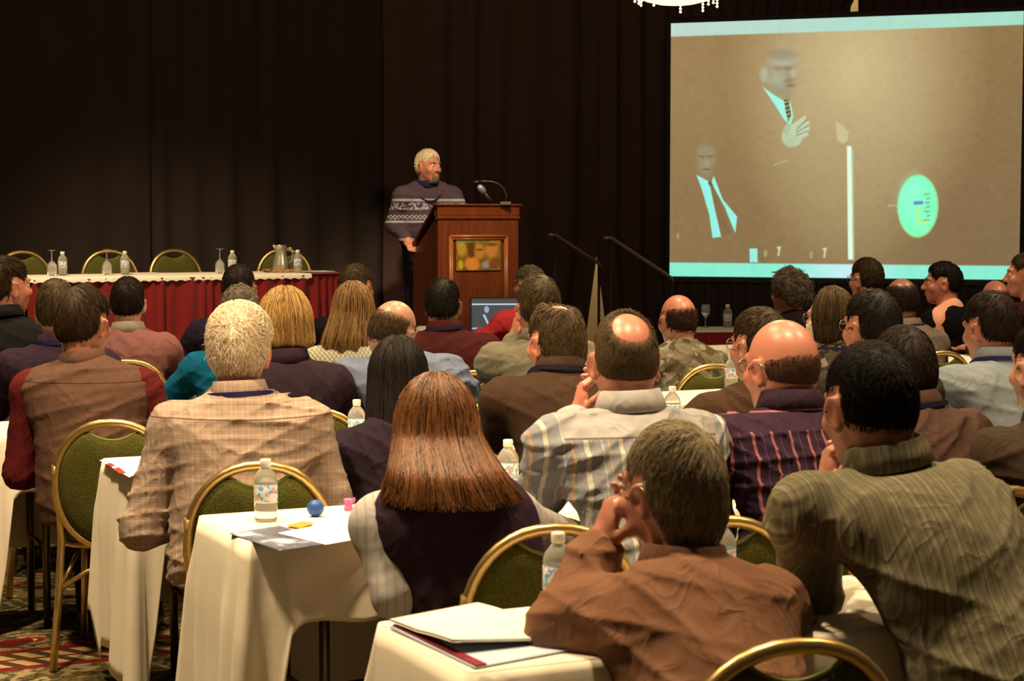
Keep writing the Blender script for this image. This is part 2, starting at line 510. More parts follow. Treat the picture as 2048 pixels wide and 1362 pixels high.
def short_hair(o, R, Hc, hs, hp, scale, seed):
    """o: person; hair cap modelled in the head's own frame"""
    t = hp.get('t', .014); rng = np.random.default_rng(seed)
    h = .0055 if scale > 600 else .0075
    F = Field(axis(-.13, .13, h), axis(-.155, .14, h), axis(-.13, .17, h))
    F.ell((0, -.012, .024), (.075 + t*.45, .098 + t, .092 + t), k=.02)
    F.ell((0, -.034, -.02), (.066 + t*.4, .066 + t*.7, .075 + t*.7), k=.03)
    top = hp.get('top', 0)
    if top: F.ell((0, .01, .05), (.064, .085, .062), k=.03, off=t + top)
    for s in (-1, 1):
        if hp.get('side'): F.ell((s * .045, -.02, -.01), (.036, .065, .075), k=.03, off=t + hp['side'])
    if hp.get('nape'): F.ell((0, -.055, -.075), (.062, .042, .075), k=.04, off=hp['nape'])
    w = hp.get('curl', 0)
    if w:
        def fn(X, Y, Z): return -w * (np.sin(95 * X + 2 * np.sin(50 * Z)) * np.sin(90 * Y + 2 * np.sin(60 * X)) * np.sin(88 * Z + 2 * np.sin(45 * Y)))
        F.warp(fn)
    hl = list(HAIRLINE[1]); hl[0] = hl[1] = hp.get('low', -.080); 
    if hp.get('ears'): hl[3] = hl[4] = hl[5] = -.035; hl[6] = -.02
    hlz = lambda Y: np.interp(Y, HAIRLINE[0], hl)
    F.warp(lambda X, Y, Z: t * .8 * np.clip((hlz(Y) + .07 - Z) / .07, 0, 1) ** 1.5 + 0 * X)
    if 'ring' in hp: F.warp(lambda X, Y, Z: t * .8 * np.clip((Z - hp['ring'][0] - hp['ring'][1] * Y + .035) / .035, 0, 1) ** 1.5 + 0 * X)
    F.cut(lambda X, Y, Z: (hlz(Y) + np.clip((-.02 - Y) / .03, 0, 1) * (3.2 * X * X + .004 * np.sin(140 * X + seed) + .003 * np.sin(330 * X)) - Z) * .8)
    if 'ring' in hp:
        zr, sl = hp['ring']; F.cut(lambda X, Y, Z: (Z - zr - sl * Y - .005 * np.sin(90 * X + 60 * Y + seed) - .003 * np.sin(230 * X)) * .8)
    if 'bald' in hp:
        c, r = hp['bald']; F.ell(c, r, k=.03, mode='sub')
    V, Q = F.surface(); V = smooth_mesh(V, Q, 1); N = vert_normals(V, Q)
    tint = np.clip(rng.normal(.35, .10, len(V)), 0, 1)
    fade = hp.get('fade', .028)
    dens = np.clip((V[:, 2] - np.interp(V[:, 1], HAIRLINE[0], hl) - np.clip((-.02 - V[:, 1]) / .03, 0, 1) * 3.2 * V[:, 0] ** 2) / fade, 0, 1)
    if 'ring' in hp: dens *= np.clip((hp['ring'][0] + hp['ring'][1] * V[:, 1] - V[:, 2]) / .045, 0, 1)
    if 'bald' in hp:
        q_ = (V - np.array(hp['bald'][0])) / np.array(hp['bald'][1]); dens *= np.clip((np.linalg.norm(q_, axis=1) - 1.0) / .75, 0, 1)
    dens = dens ** .8
    n = hp.get('n', 2600 if scale > 850 else (1800 if scale > 600 else 800))
    ok = np.nonzero((N[:, 2] > -.75) & (((V - np.array([0, -.01, .0])) * N).sum(1) > 0.02))[0]
    if n and len(ok):
        pr = dens[ok] + 1e-4; id_ = rng.choice(ok, n, p=pr / pr.sum()); p = V[id_]; nn = N[id_]
        wh = np.array(hp.get('whorl', (.012, -.07, .10)))
        fl = p - wh; fl = fl / (np.linalg.norm(fl, axis=1)[:, None] + 1e-6)
        fl = fl * hp.get('out', 1.0) + np.array(hp.get('sweep', (0, 0, -.35))) + rng.normal(0, hp.get('mess', .22), p.shape)
        T = fl - nn * (fl * nn).sum(1)[:, None]; T /= np.linalg.norm(T, axis=1)[:, None] + 1e-6
        L = rng.uniform(.6, 1.1, n) * hp.get('len', .035)
        rad = hp.get('rad', max(.0009, min(.0020, .85 / scale)))
        SV, SQ = strands(p - nn * .002, T, nn, L, rad, hp.get('lift', .005), R=.11, wav=hp.get('wav', .3), rng=rng)
        st = np.repeat(np.clip(rng.normal(.5, .26, n), 0, 1), 12)
        Q = np.concatenate([Q, SQ + len(V)]); V = np.concatenate([V, SV]); tint = np.concatenate([tint, st]); dens = np.concatenate([dens, np.ones(len(st))])
    me = mesh_np('hair', V * hs, Q, attr={'tint': tint, 'dens': dens}); me.materials.append(hp['mat'])
    ob = link('hair', me, o, Vector(Hc), Matrix(R).to_euler())
    return ob

def long_hair(o, R, Hc, hs, hp, scale, seed):
    rng = np.random.default_rng(seed)
    a, b, ht = hp.get('a', .094), hp.get('b', .112), hp.get('ht', .125)
    Lz, we, ye, TH = hp['L'], hp.get('we', .12), hp.get('ye', -.10), math.radians(hp.get('theta', 135))
    skew = hp.get('skew', 0.0); tuck = hp.get('tuck', 0.0)
    def surf(th, v, off=0.0):
        v = np.asarray(v); th = np.asarray(th)
        f = np.clip(v / .38, 0, 1); g = np.clip((v - .38) / .62, 0, 1.08)
        ph = f * math.pi / 2; r = np.sin(ph)
        gg = g ** 1.25
        ax = (a + (we - a) * gg - tuck * np.clip(g - .75, 0, 1) ** 2 * 6 + off) * np.where(g > 0, 1, r)
        by = (b + (-ye - b) * gg - tuck * np.clip(g - .75, 0, 1) ** 2 * 6 + off) * np.where(g > 0, 1, r)
        x = ax * np.sin(th) + skew * gg; y = -by * np.cos(th) - .005 - hp.get('back', 0.0) * np.clip(g * 1.6, 0, 1) * np.clip(np.cos(th) + .75, 0, 1)
        # side locks do not swing in front of the face
        y = np.where(np.cos(th) < 0, y * (.62 - .25 * gg), y)
        z = .012 + (ht + off) * np.cos(ph) - g * Lz
        x = x + .004 * np.sin(th * 13 + z * 20) * gg; y = y + .005 * np.sin(th * 11 + 2 + z * 14) * gg
        return np.stack([x, y, z], -1)
    nt, nv = 46, 30
    th = np.linspace(-TH, TH, nt); vv = np.linspace(.0, 1, nv)
    A = surf(th[None, :] + 0 * vv[:, None], vv[:, None] + 0 * th[None, :])
    Bk = A.copy(); Bk[..., 0] *= .86; Bk[..., 1] = Bk[..., 1] * .84 ; Bk[..., 2] -= .012
    V = np.concatenate([A.reshape(-1, 3), Bk.reshape(-1, 3)]); Q = []
    idx = lambda k, i, j: k * nt * nv + i * nt + j
    for i in range(nv - 1):
        for j in range(nt - 1):
            Q.append((idx(0,i,j), idx(0,i+1,j), idx(0,i+1,j+1), idx(0,i,j+1)))
            Q.append((idx(1,i,j+1), idx(1,i+1,j+1), idx(1,i+1,j), idx(1,i,j)))
        for j in (0, nt - 1): Q.append((idx(0,i,j), idx(1,i,j), idx(1,i+1,j), idx(0,i+1,j)))
    for j in range(nt - 1): Q.append((idx(0,nv-1,j), idx(1,nv-1,j), idx(1,nv-1,j+1), idx(0,nv-1,j+1)))
    Q = np.array(Q); tint = np.clip(rng.normal(.3, .08, len(V)), 0, 1)
    n = hp.get('n', 1500); segs = 11
    t0 = rng.uniform(-TH, TH, n); v0 = np.where(rng.random(n) < .6, rng.uniform(.02, .3, n), rng.uniform(.3, .75, n)); v1 = np.clip(rng.normal(1.0, .035, n), v0 + .15, 1.07)
    part = hp.get('part', 0.0)
    C = np.zeros((n, segs, 3)); w1 = rng.normal(0, hp.get('wand', .05), n); p1 = rng.uniform(0, 6.3, n); of = rng.uniform(-.001, hp.get('puff', .006), n)
    for i in range(segs):
        f = i / (segs - 1); v = v0 + (v1 - v0) * f
        C[:, i] = surf(t0 + w1 * np.sin(f * 4 + p1), v, of + hp.get('flip', 0) * f ** 4)
    T = np.gradient(C, axis=1); T /= np.linalg.norm(T, axis=2)[..., None] + 1e-9
    Nn = C - np.array([0, .0, 0]); Nn[..., 2] = 0; Nn -= T * (Nn * T).sum(2)[..., None]; Nn /= np.linalg.norm(Nn, axis=2)[..., None] + 1e-9
    Bn = np.cross(T, Nn); rad = hp.get('rad', .0022)
    prof = rad * (1 - .75 * np.linspace(0, 1, segs) ** 4)
    SV = np.zeros((n, segs, 3, 3))
    for j, (p, q) in enumerate(((1, 0), (-.5, .87), (-.5, -.87))): SV[:, :, j] = C + Nn * p * prof[None, :, None] + Bn * q * prof[None, :, None]
    st = np.repeat(np.clip(rng.normal(.5, .28, n), 0, 1), segs * 3)
    Q = np.concatenate([Q, strand_faces(n, segs) + len(V)]); V = np.concatenate([V, SV.reshape(-1, 3)]); tint = np.concatenate([tint, st])
    me = mesh_np('hair', V * hs, Q, attr={'tint': tint, 'dens': np.ones(len(V))}); me.materials.append(hp['mat'])
    return link('hair', me, o, Vector(Hc), Matrix(R).to_euler())

def frame_up(up):
    z = Vector(up).normalized(); x = (Vector((1, 0, 0)) - z * z.x).normalized(); y = z.cross(x)
    return Matrix((x, y, z)).transposed()

def collar_mesh(o, N, up, m, r=.070, h=.044, fold=.052, label=None):
    q = frame_up(up)
    mb = MB(); rings = []
    for rr, z in ((r - .010, -.03), (r - .006, h - .004), (r - .002, h), (r + .003, h - .002), (r + .012, h - fold * .5), (r + .019, h - fold), (r + .014, h - fold - .003), (r + .002, h - fold * .5)):
        ring = []
        for j in range(32):
            a = 2 * math.pi * j / 32
            p = Vector((rr * .95 * math.cos(a), rr * 1.05 * math.sin(a) - .004, z - .012 * max(0, math.sin(a))))
            ring.append(tuple(Vector(N) + q @ p))
        rings.append(ring)
    mb.loft(rings, False, False, True)
    return mb.build('collar', m, o)

def lanyard_mesh(o, N, up, m, r=.098, z0=.004):
    q = frame_up(up)
    mb = MB(); rings = []
    for j in range(41):
        a = math.pi * (-1.12 + 2.24 * j / 40) - math.pi / 2
        y = math.sin(a); dz = -.11 * max(0, y) ** 1.5 - .012 * max(0, y + .6)
        for_ = r * (1 + .35 * max(0, y))
        c = Vector((for_ * math.cos(a), for_ * y - .004, z0 + dz))
        n = Vector((math.cos(a), y, 0)); rings.append([tuple(Vector(N) + q @ (c + n * d + Vector((0, 0, z)))) for d, z in ((0, -.007), (.003, -.007), (.003, .007), (0, .007))])
    mb.loft(rings, True, True, False)
    return mb.build('lanyard', m, o)

def glasses_mesh(o, R, Hc, hs, m):
    mb = MB()
    for s in (-1, 1):
        mb.tube([(s*.069*hs, .078*hs, .010*hs), (s*.080*hs, .03*hs, .012*hs), (s*.083*hs, -.02*hs, .012*hs), (s*.080*hs, -.045*hs, -.008*hs)], .0022, 6)
        ring = [(s*.034*hs + .024*hs*math.cos(a), .104*hs - .010*abs(math.cos(a)) * (1 if s*math.cos(a) > 0 else 0), .002*hs + .018*hs*math.sin(a)) for a in [2*math.pi*i/16 for i in range(16)]]
        mb.tube(ring, .0016, 6, closed=True)
    mb.tube([(-.011, .108*hs, .006), (0, .112*hs, .009), (.011, .108*hs, .006)], .0016, 6)
    return mb.build('glasses', m, o, Vector(Hc), Matrix(R).to_euler())

PEOPLE = {}
def person(label, px, top, Y, body=18, head=None, pitch=0, roll=0, lean=.14, side=0.0, sw=.182, g=1.0, hs=1.03,
           arms=('table', 'table'), skin='fair', shirt=None, sleeves=None, vest=None, hair=None, collar=None, lanyard=None,
           trousers=None, glasses=False, wr=.004, beard=None, seed=1, tilt=0.0, loose=.012, belly=0.0, nf=.0, face=False,
           tie=None, floor=0.0, stand=False, chair=True, neckup=0.0, shoes=None, group=None, earlobe=True, nd=.176):
    scale = FPX / Y
    ht = (hair or {}).get('t', .014) + (hair or {}).get('top', 0) if (hair and hair.get('kind', 'short') == 'short' and 'bald' not in hair and 'ring' not in hair) else (.0 if not hair or 'bald' in hair or 'ring' in hair else .022)
    T = at(px, top, Y)
    Hw = Vector((T.x, T.y, T.z - (.114 + ht) * hs - floor))
    yaw = math.radians(body)
    fw = Vector((-math.sin(yaw), math.cos(yaw), 0)); rt = Vector((math.cos(yaw), math.sin(yaw), 0))
    org = Vector((Hw.x, Hw.y, 0)) - fw * lean - rt * side; org.z = floor
    Hc = np.array([side, lean, Hw.z])
    R = rotm((head if head is not None else body) - body, pitch, roll)
    to_l = lambda p: Vector(((Vector(p) - org).dot(rt), (Vector(p) - org).dot(fw), p[2] - floor))
    N = np.array([side * .86, lean - .045 - nf, Hw.z - nd - neckup]) + (R @ np.array([0, 0, -.0]))
    pz = .53 if not stand else .98
    Pv = np.array([0, 0, pz]); sp = N - Pv; Ls = np.linalg.norm(sp); spn = sp / Ls
    bow = np.array([0, -.03 - .10 * max(0, lean - .1), 0])
    def S(f): return Pv + sp * f + bow * math.sin(math.pi * f)
    ups = (N - S(.62)); ups /= np.linalg.norm(ups)
    a = math.atan2(spn[1], spn[2]); Rs = rotm(0, -math.degrees(a), math.degrees(math.atan2(spn[0], spn[2])) if abs(spn[0]) > .02 else 0)
    a2 = math.atan2(ups[1], ups[2]); Ru = rotm(0, -math.degrees(a2), 0)
    SH = {}; EL = {}; WR = {}; HD = {}
    for sg in (-1, 1):
        SH[sg] = N + np.array([sg * sw, .012, -.062 + sg * tilt]) 
        m = arms[0 if sg < 0 else 1]
        if isinstance(m, str):
            m, _, mod = m.partition(':')
            if m == 'table':
                E = np.array([sg * (sw + .075), SH[sg][1] + .085, max(.735, SH[sg][2] - .27)]); Wv = np.array([sg * .12, E[1] + .21, .765 + (.03 if E[2] < .8 else .02)]); hd = (-sg * .35, 1, -.1); pn = (0, 0, -1); cu = .35
            elif m == 'lap':
                E = np.array([sg * (sw + .10), SH[sg][1] - .03, SH[sg][2] - .29]); Wv = np.array([sg * .10, E[1] + .22, max(.62, E[2] - .04)]); hd = (-sg * .6, 1, -.25); pn = (0, 0, -1); cu = .4
            elif m == 'in':
                E = np.array([sg * (sw + .03), SH[sg][1] + .10, SH[sg][2] - .27]); Wv = np.array([sg * .02, E[1] + .2, max(.78, E[2] + .04)]); hd = (-sg * .7, .8, 0); pn = (0, 0, -1); cu = .5
            elif m == 'hang':
                E = np.array([sg * (sw + .07), SH[sg][1] - .02, SH[sg][2] - .29]); Wv = np.array([sg * (sw + .03), E[1] + .10, E[2] - .24]); hd = (0, .3, -1); pn = (-sg, 0, 0); cu = .5
            elif m == 'chin':
                E = np.array([sg * (sw + .0), SH[sg][1] + .20, .775]); Wv = np.array([sg * .045, Hc[1] + .10, Hc[2] - .20]); hd = (-sg * .2, .15, 1); pn = (0, -1, 0); cu = 1.2
        else:
            E = np.array(to_l(at(*m['e']))); Wv = np.array(to_l(at(*m['w']))); hd = m.get('d', (0, 0, 1)); pn = m.get('n', (0, 1, 0)); cu = m.get('curl', .6)
            if m.get('world'):
                hd = (Vector(hd).dot(rt), Vector(hd).dot(fw), hd[2]); pn = (Vector(pn).dot(rt), Vector(pn).dot(fw), pn[2])
        EL[sg], WR[sg], HD[sg] = E, Wv, (hd, pn, cu)
    legs = {}
    for sg in (-1, 1):
        if stand: legs[sg] = (np.array([sg*.095, 0, .92]), np.array([sg*.10, .03, .50]), np.array([sg*.11, 0, .09]))
        else: legs[sg] = (np.array([sg*.095, .03, .535]), np.array([sg*.12, .42, .545]), np.array([sg*.11, .36 if sg < 0 else .30, .09]))

    def torso(F, off, lo=0.0, vk=0.0):
        F.ell(Pv, (.168*g, .130*g, .125), k=.05, off=off + lo)
        F.ell(S(.30) + np.array([0, -.0, 0]), (.150*g, .118*g, .15), Rs, k=.06, off=off + lo)
        if belly or g > 1.05: F.ell(S(.28) + np.array([0, .05 + belly, 0]), (.145*g, .11*g, .14), Rs, k=.06, off=off + lo)
        F.ell(S(.66), (.158*g, .112*g, .20), Rs, k=.05, off=off + lo * .4)
        F.cone(S(.86) + np.array([-sw*(.62 - vk*.6), -.010, -.012 - tilt*.6]), S(.86) + np.array([sw*(.62 - vk*.6), -.010, -.012 + tilt*.6]), .080, .080, k=.05, off=off, flat=((0, 1, 0), .95))
        for sg in (-1, 1):
            F.cone(N + np.array([0, -.012, .0]), SH[sg] * (1 - vk) + N * vk + np.array([-sg*.03, -.008, .012 * (1 - vk)]), .042, .050, k=.035, off=off)
            if not vk: F.ell(SH[sg], (.066, .066, .068), k=.04, off=off)
    def arm(F, off, sg, hand=True, cut=1.0):
        F.cone(SH[sg], EL[sg], .057, .046, k=.035, off=off)
        F.cone(EL[sg], EL[sg] + (WR[sg] - EL[sg]) * cut, .046, .031 if off < .005 else .036, k=.02, off=off)
        if hand: hand_prims(F, WR[sg], *HD[sg][:2], sg, HD[sg][2])
    def leg(F, off, sg):
        h, kn, an = legs[sg]
        F.cone(h, kn, .082*g**.5, .060, k=.04, off=off); F.cone(kn, an, .058, .042, k=.03, off=off)

    h = min(.0100, max(.0062, 4.6 / scale)); hx = .006 if scale > 600 else .0075
    allp = np.array([Hc, *EL.values(), *WR.values(), *SH.values(), [0, .50, .2], [0, -.2, .2]])
    lo = allp.min(0) - .16; hi = allp.max(0) + .16
    fx = [(Hc[0] - .11, Hc[0] + .11, hx)]; fy = [(Hc[1] - .12, Hc[1] + .14, hx)]; fz = [(Hc[2] - .13, Hc[2] + .14, hx)]
    for sg in (-1, 1):
        m = arms[0 if sg < 0 else 1]
        if not isinstance(m, str):
            c = WR[sg] + np.array(Vector(HD[sg][0]).normalized()) * .07
            for f_, i in ((fx, 0), (fy, 1), (fz, 2)): f_.append((c[i] - .11, c[i] + .11, .005))
    F = Field(axis(lo[0], hi[0], max(h, .008), fx), axis(lo[1], hi[1], max(h, .008), fy), axis(-.02, hi[2], .0095, fz))
    torso(F, 0)
    for sg in (-1, 1): arm(F, 0, sg); leg(F, 0, sg); F.ell(legs[sg][2] + np.array([0, .06, -.045]), (.036, .10, .035), k=.03)
    F.cone(Hc + R @ np.array([0, -.030, -.055]), N + np.array([0, -.004, -.01]), .058, .064, k=.03)
    head_prims(F, Hc, R, hs)
    V, Q = F.surface()
    me = mesh_np('person', V, Q); me.materials.append(SKIN[skin])
    o = link('person', me, None, org, (0, 0, yaw))
    tag(o, label, 'person', group or 'people in the audience')
    # garments
    def garment(name, m, off, parts, wrk, lo_=0.0, sd=0, cut=.93):
        zl = min([EL[s][2] for s in (-1, 1)] + [WR[s][2] for s in (-1, 1)] + [pz]) - .14
        zl = max(zl, pz - .14) if 'arms' not in parts else zl
        G = Field(axis(lo[0], hi[0], h), axis(lo[1], hi[1], h), axis(max(.3, zl), max(N[2] + .14, EL[-1][2] + .1, EL[1][2] + .1, WR[-1][2] + .06, WR[1][2] + .06), h))
        if 'torso' in parts: torso(G, off, lo_, .02 if name == 'vest' else 0.0)
        if 'arms' in parts:
            for sg in (-1, 1): arm(G, off + .003, sg, False, cut)
        if wrk: G.warp(folds(sd, wrk))
        if 'torso' in parts: G.cut(lambda X, Y_, Z: (pz - .06) - Z + 0 * X + 0 * Y_ - np.where(np.abs(X) > .2, .5, 0) * 1.0)
        v, q = G.surface(); me = mesh_np(name, v, q); me.materials.append(m)
        return link(name, me, o)
    if vest is not None:
        garment('shirt', sleeves or shirt, .006, ('torso', 'arms'), wr * .6, 0, seed)
        garment('vest', vest, .020, ('torso',), wr, loose, seed + 50)
    else:
        garment('shirt', shirt, .010, ('torso', 'arms'), wr, loose, seed)
    if trousers is not None:
        G = Field(axis(-.26*g, .26*g, .012), axis(-.22*g, .56, .012), axis(.06, pz + .06 if not stand else 1.06, .012))
        G.ell(Pv, (.168*g, .130*g, .120), k=.05, off=.012)
        for sg in (-1, 1): leg(G, .012, sg)
        v, q = G.surface(); me = mesh_np('trousers', v, q); me.materials.append(trousers); link('trousers', me, o)
        for sg in (-1, 1):
            G = Field(axis(sg*.11 - .08, sg*.11 + .08, .009), axis(-.14, .62, .009), axis(-.02, .2, .008))
            an = legs[sg][2]
            G.ell(an + np.array([0, .09, -.048]), (.046, .125, .040), k=.02); G.ell(an + np.array([0, -.005, -.03]), (.044, .058, .062), k=.03)
            G.cut(lambda X, Y_, Z: .004 - Z + 0*X + 0*Y_)
            v, q = G.surface(); me = mesh_np('shoe', v, q); me.materials.append(shoes or MAT_SHOE); link('shoe', me, o)
    nb_ = Hc + R @ np.array([0, -.030, -.055]) - N; dn = nb_ / np.linalg.norm(nb_)
    cc = N + dn * .042 + np.array([0, -.006, -.002]); cu_ = dn * .75 + np.array([0, 0, .25])
    if collar is not None: collar_mesh(o, cc, cu_, collar, r=.077 + .004 * (g - 1))
    if lanyard is not None: lanyard_mesh(o, cc, cu_, lanyard, r=.100 + .004 * (g - 1))
    if hair:
        (short_hair if hair.get('kind', 'short') == 'short' else long_hair)(o, R, Hc, hs, hair, scale, seed)
    if beard is not None:
        bm, thick, goat = beard
        G = Field(axis(-.1, .1, .006), axis(-.02, .15, .006), axis(-.16, .03, .006))
        G.ell((0, .028, -.045), (.060, .066, .078), k=.02, off=thick); G.ell((0, .062, -.100), (.030, .026, .022), k=.03, off=thick)
        G.cut(lambda X, Y_, Z: np.maximum(Z - np.interp(np.abs(X), [0, .02, .035, .06, .07], [-.045, -.047, -.065, -.045, .01]) + 0*Y_, -(Y_ - (-.002)) + 0*X) * .8)
        G.ell((0, .10, -.066), (.022, .03, .007), k=.004, mode='sub')
        if goat: G.cut(lambda X, Y_, Z: np.abs(X) - goat + 0*Y_ + 0*Z)
        v, q = G.surface(); tn = np.clip(np.random.default_rng(seed).normal(.5, .3, len(v)), 0, 1)
        me = mesh_np('beard', v * hs, q, attr={'tint': tn, 'dens': np.ones(len(v))}); me.materials.append(bm); link('beard', me, o, Vector(Hc), Matrix(R).to_euler())
    if glasses: glasses_mesh(o, R, Hc, hs, MAT_GLASSES)
    if face:
        for s in (-1, 1):
            mb = MB(); mb.lathe([(.0001, -.0118), (.006, -.0102), (.0102, -.006), (.0118, 0), (.0102, .006), (.0058, .0103), (.0001, .0118)], 14)
            e = mb.build('eye', MAT_EYE, o, Vector(Hc + R @ (np.array([s*.031, .0785, .003]) * hs)), (Matrix(R) @ Matrix.Rotation(-math.pi/2, 3, 'X')).to_euler())
        for s in (-1, 1):
            mb = MB(); mb.tube([(s*.014*hs, .0965*hs, .021*hs), (s*.032*hs, .0945*hs, .028*hs), (s*.050*hs, .080*hs, .022*hs)], [.0035, .004, .002], 6)
            mb.build('eyebrow', face if not isinstance(face, bool) else MAT_BROW, o, Vector(Hc), Matrix(R).to_euler())
    PEOPLE[label] = dict(o=o, org=org, yaw=yaw, N=N, Hc=Hc, R=R, SH=SH, EL=EL, WR=WR)
    return o
# ------------------------------------------------------------------ frame of the rows: U runs along the tables, NV towards the stage
ROW = math.radians(25)
U = Vector((math.cos(ROW), math.sin(ROW), 0)); NV = Vector((-math.sin(ROW), math.cos(ROW), 0))

# ------------------------------------------------------------------ materials
def gold_mat():
    t = NT('gold_metal'); n = t.noise(30, 3)
    return t.fin(t.mix(n, (.56, .37, .13), (.72, .52, .22)), t.math('MULTIPLY_ADD', n, .2, .22), .5, .9)
GOLD = gold_mat()
def upholstery(name, a, b):
    t = NT(name); v = t.node('ShaderNodeTexVoronoi', {'Scale': 210.0, 'Vector': t.obj()})
    c = t.mix(t.math('LESS_THAN', v.outputs['Distance'], .42), a, b)
    t.bump(v.outputs['Distance'], .35, .003)
    return t.fin(c, .9, .15)
GREEN = upholstery('olive_upholstery', P(104, 90, 28), P(80, 68, 20))
def linen(name, col):
    t = NT(name); f = t.noise(3.2, 4); w = t.noise(420, 2)
    c = t.mix(f, tuple(v * .93 for v in col), col)
    t.bump(t.math('ADD', t.math('MULTIPLY', f, 1.0), t.math('MULTIPLY', w, .06)), .25, .02)
    return t.fin(c, .85, .15, sheen=.1)
LINEN = linen('ivory_linen', (.84, .78, .66))
MAT_SHOE = mat('black_leather', (.012, .011, .010), .4)
MAT_GLASSES = mat('glasses_metal', (.25, .23, .2), .3, .5, .7)
MAT_BROW = mat('eyebrow_hair', (.12, .09, .06), .7)
def eye_mat():
    t = NT('eye'); z = t.xyz()[2]
    return t.fin(t.ramp(t.math('MULTIPLY_ADD', z, 40.0, .5), [(0, (.75, .72, .66)), (.88, (.75, .72, .66)), (.90, (.12, .07, .03)), (.955, (.1, .06, .03)), (.96, (.004, .004, .004))], 'CONSTANT'), .15, .6)
MAT_EYE = eye_mat()
DARKMETAL = mat('dark_metal', (.02, .02, .02), .4, .4, .6)
LEGMETAL = mat('table_leg_metal', (.16, .12, .07), .35, .5, .8)
PAPER = mat('white_paper', (.82, .78, .68), .85, .2)
PLYWOOD = mat('plywood_top', (.25, .15, .07), .7)

# ------------------------------------------------------------------ room: carpet, wall behind the drapes
def carpet_mat():
    t = NT('patterned_carpet'); p = t.obj()
    mp = t.node('ShaderNodeMapping', {'Vector': p, 'Rotation': (0, 0, -ROW)}).outputs[0]
    x, v, _ = t.xyz(mp)
    wob = t.noise(2.6, 3, mp)
    vor = t.node('ShaderNodeTexVoronoi', {'Scale': 3.4, 'Vector': mp, 'Randomness': .75}).outputs['Distance']
    leaf = t.noise(17, 4, mp, .62)
    petal = t.math('SINE', t.math('ADD', t.math('MULTIPLY', vor, 34.0), t.math('MULTIPLY', leaf, 16.0)))
    c = t.ramp(leaf, [(0, P(30, 34, 14)), (.40, P(52, 46, 18)), (.50, P(104, 74, 30)), (.60, P(60, 52, 22)), (.72, P(150, 112, 58)), (1, P(176, 140, 84))])
    c = t.mix(t.math('MULTIPLY', t.math('GREATER_THAN', petal, .35), t.math('GREATER_THAN', wob, .46)), c, P(150, 118, 66))
    c = t.mix(t.math('MULTIPLY', t.math('LESS_THAN', vor, .16), t.math('GREATER_THAN', leaf, .36)), c, P(158, 34, 16))
    c = t.mix(t.math('LESS_THAN', vor, .07), c, P(212, 176, 120))
    c = t.mix(t.math('GREATER_THAN', t.noise(2.1, 2, mp), .70), c, P(104, 26, 16))
    # border bands that run along the rows
    f = t.math('ABSOLUTE', t.math('SUBTRACT', t.math('FRACT', t.math('DIVIDE', t.math('SUBTRACT', v, 6.50 - 1.55), 3.1)), .5))
    d = t.math('MULTIPLY', f, 3.1)
    rope = t.math('SINE', t.math('ADD', t.math('MULTIPLY', x, 62.0), t.math('MULTIPLY', v, 38.0)))
    band = t.mix(t.math('GREATER_THAN', rope, -.1), P(70, 44, 16), P(176, 132, 66))
    c = t.mix(t.math('LESS_THAN', d, .15), c, P(110, 24, 16))
    c = t.mix(t.math('LESS_THAN', t.math('ABSOLUTE', t.math('SUBTRACT', d, .055)), .045), c, band)
    t.bump(t.noise(500, 2), .4, .004)
    return t.fin(c, .95, .1)
mb = MB(); mb.box((-7, -1.5, -.1), (9.5, 21.5, 0)); tag(mb.build('floor', carpet_mat()), kind='structure')

CUR0 = Vector((-1.13, 15.7, 0))                       # a point on the line of the rear drapes
def cur(a, b=0.0, z=0.0): return CUR0 + U * a + NV * b + Vector((0, 0, z))
wall = mat('beige_wall', P(190, 150, 86, .6), .9, var=(3, .1))
mb = MB(); mb.box((-7, 2.0, 0), (10, 2.15, 5.0))
tag(mb.build('wall_back', wall, None, CUR0, (0, 0, ROW)), kind='structure')
mb = MB(); mb.box((-7, 1.985, 0), (10, 2.0, .12), .004)
tag(mb.build('baseboard_back', mat('dark_baseboard', P(70, 40, 20)), None, CUR0, (0, 0, ROW)), kind='structure')
# unseen fill lights added behind the drapes to brighten the wall in the gaps
lamp('added_wall_fill', 'POINT', cur(2.3, 1.2, 2.2), 60, size=.1)
lamp('added_wall_fill', 'POINT', cur(5.6, 1.1, 4.3), 40, size=.1)

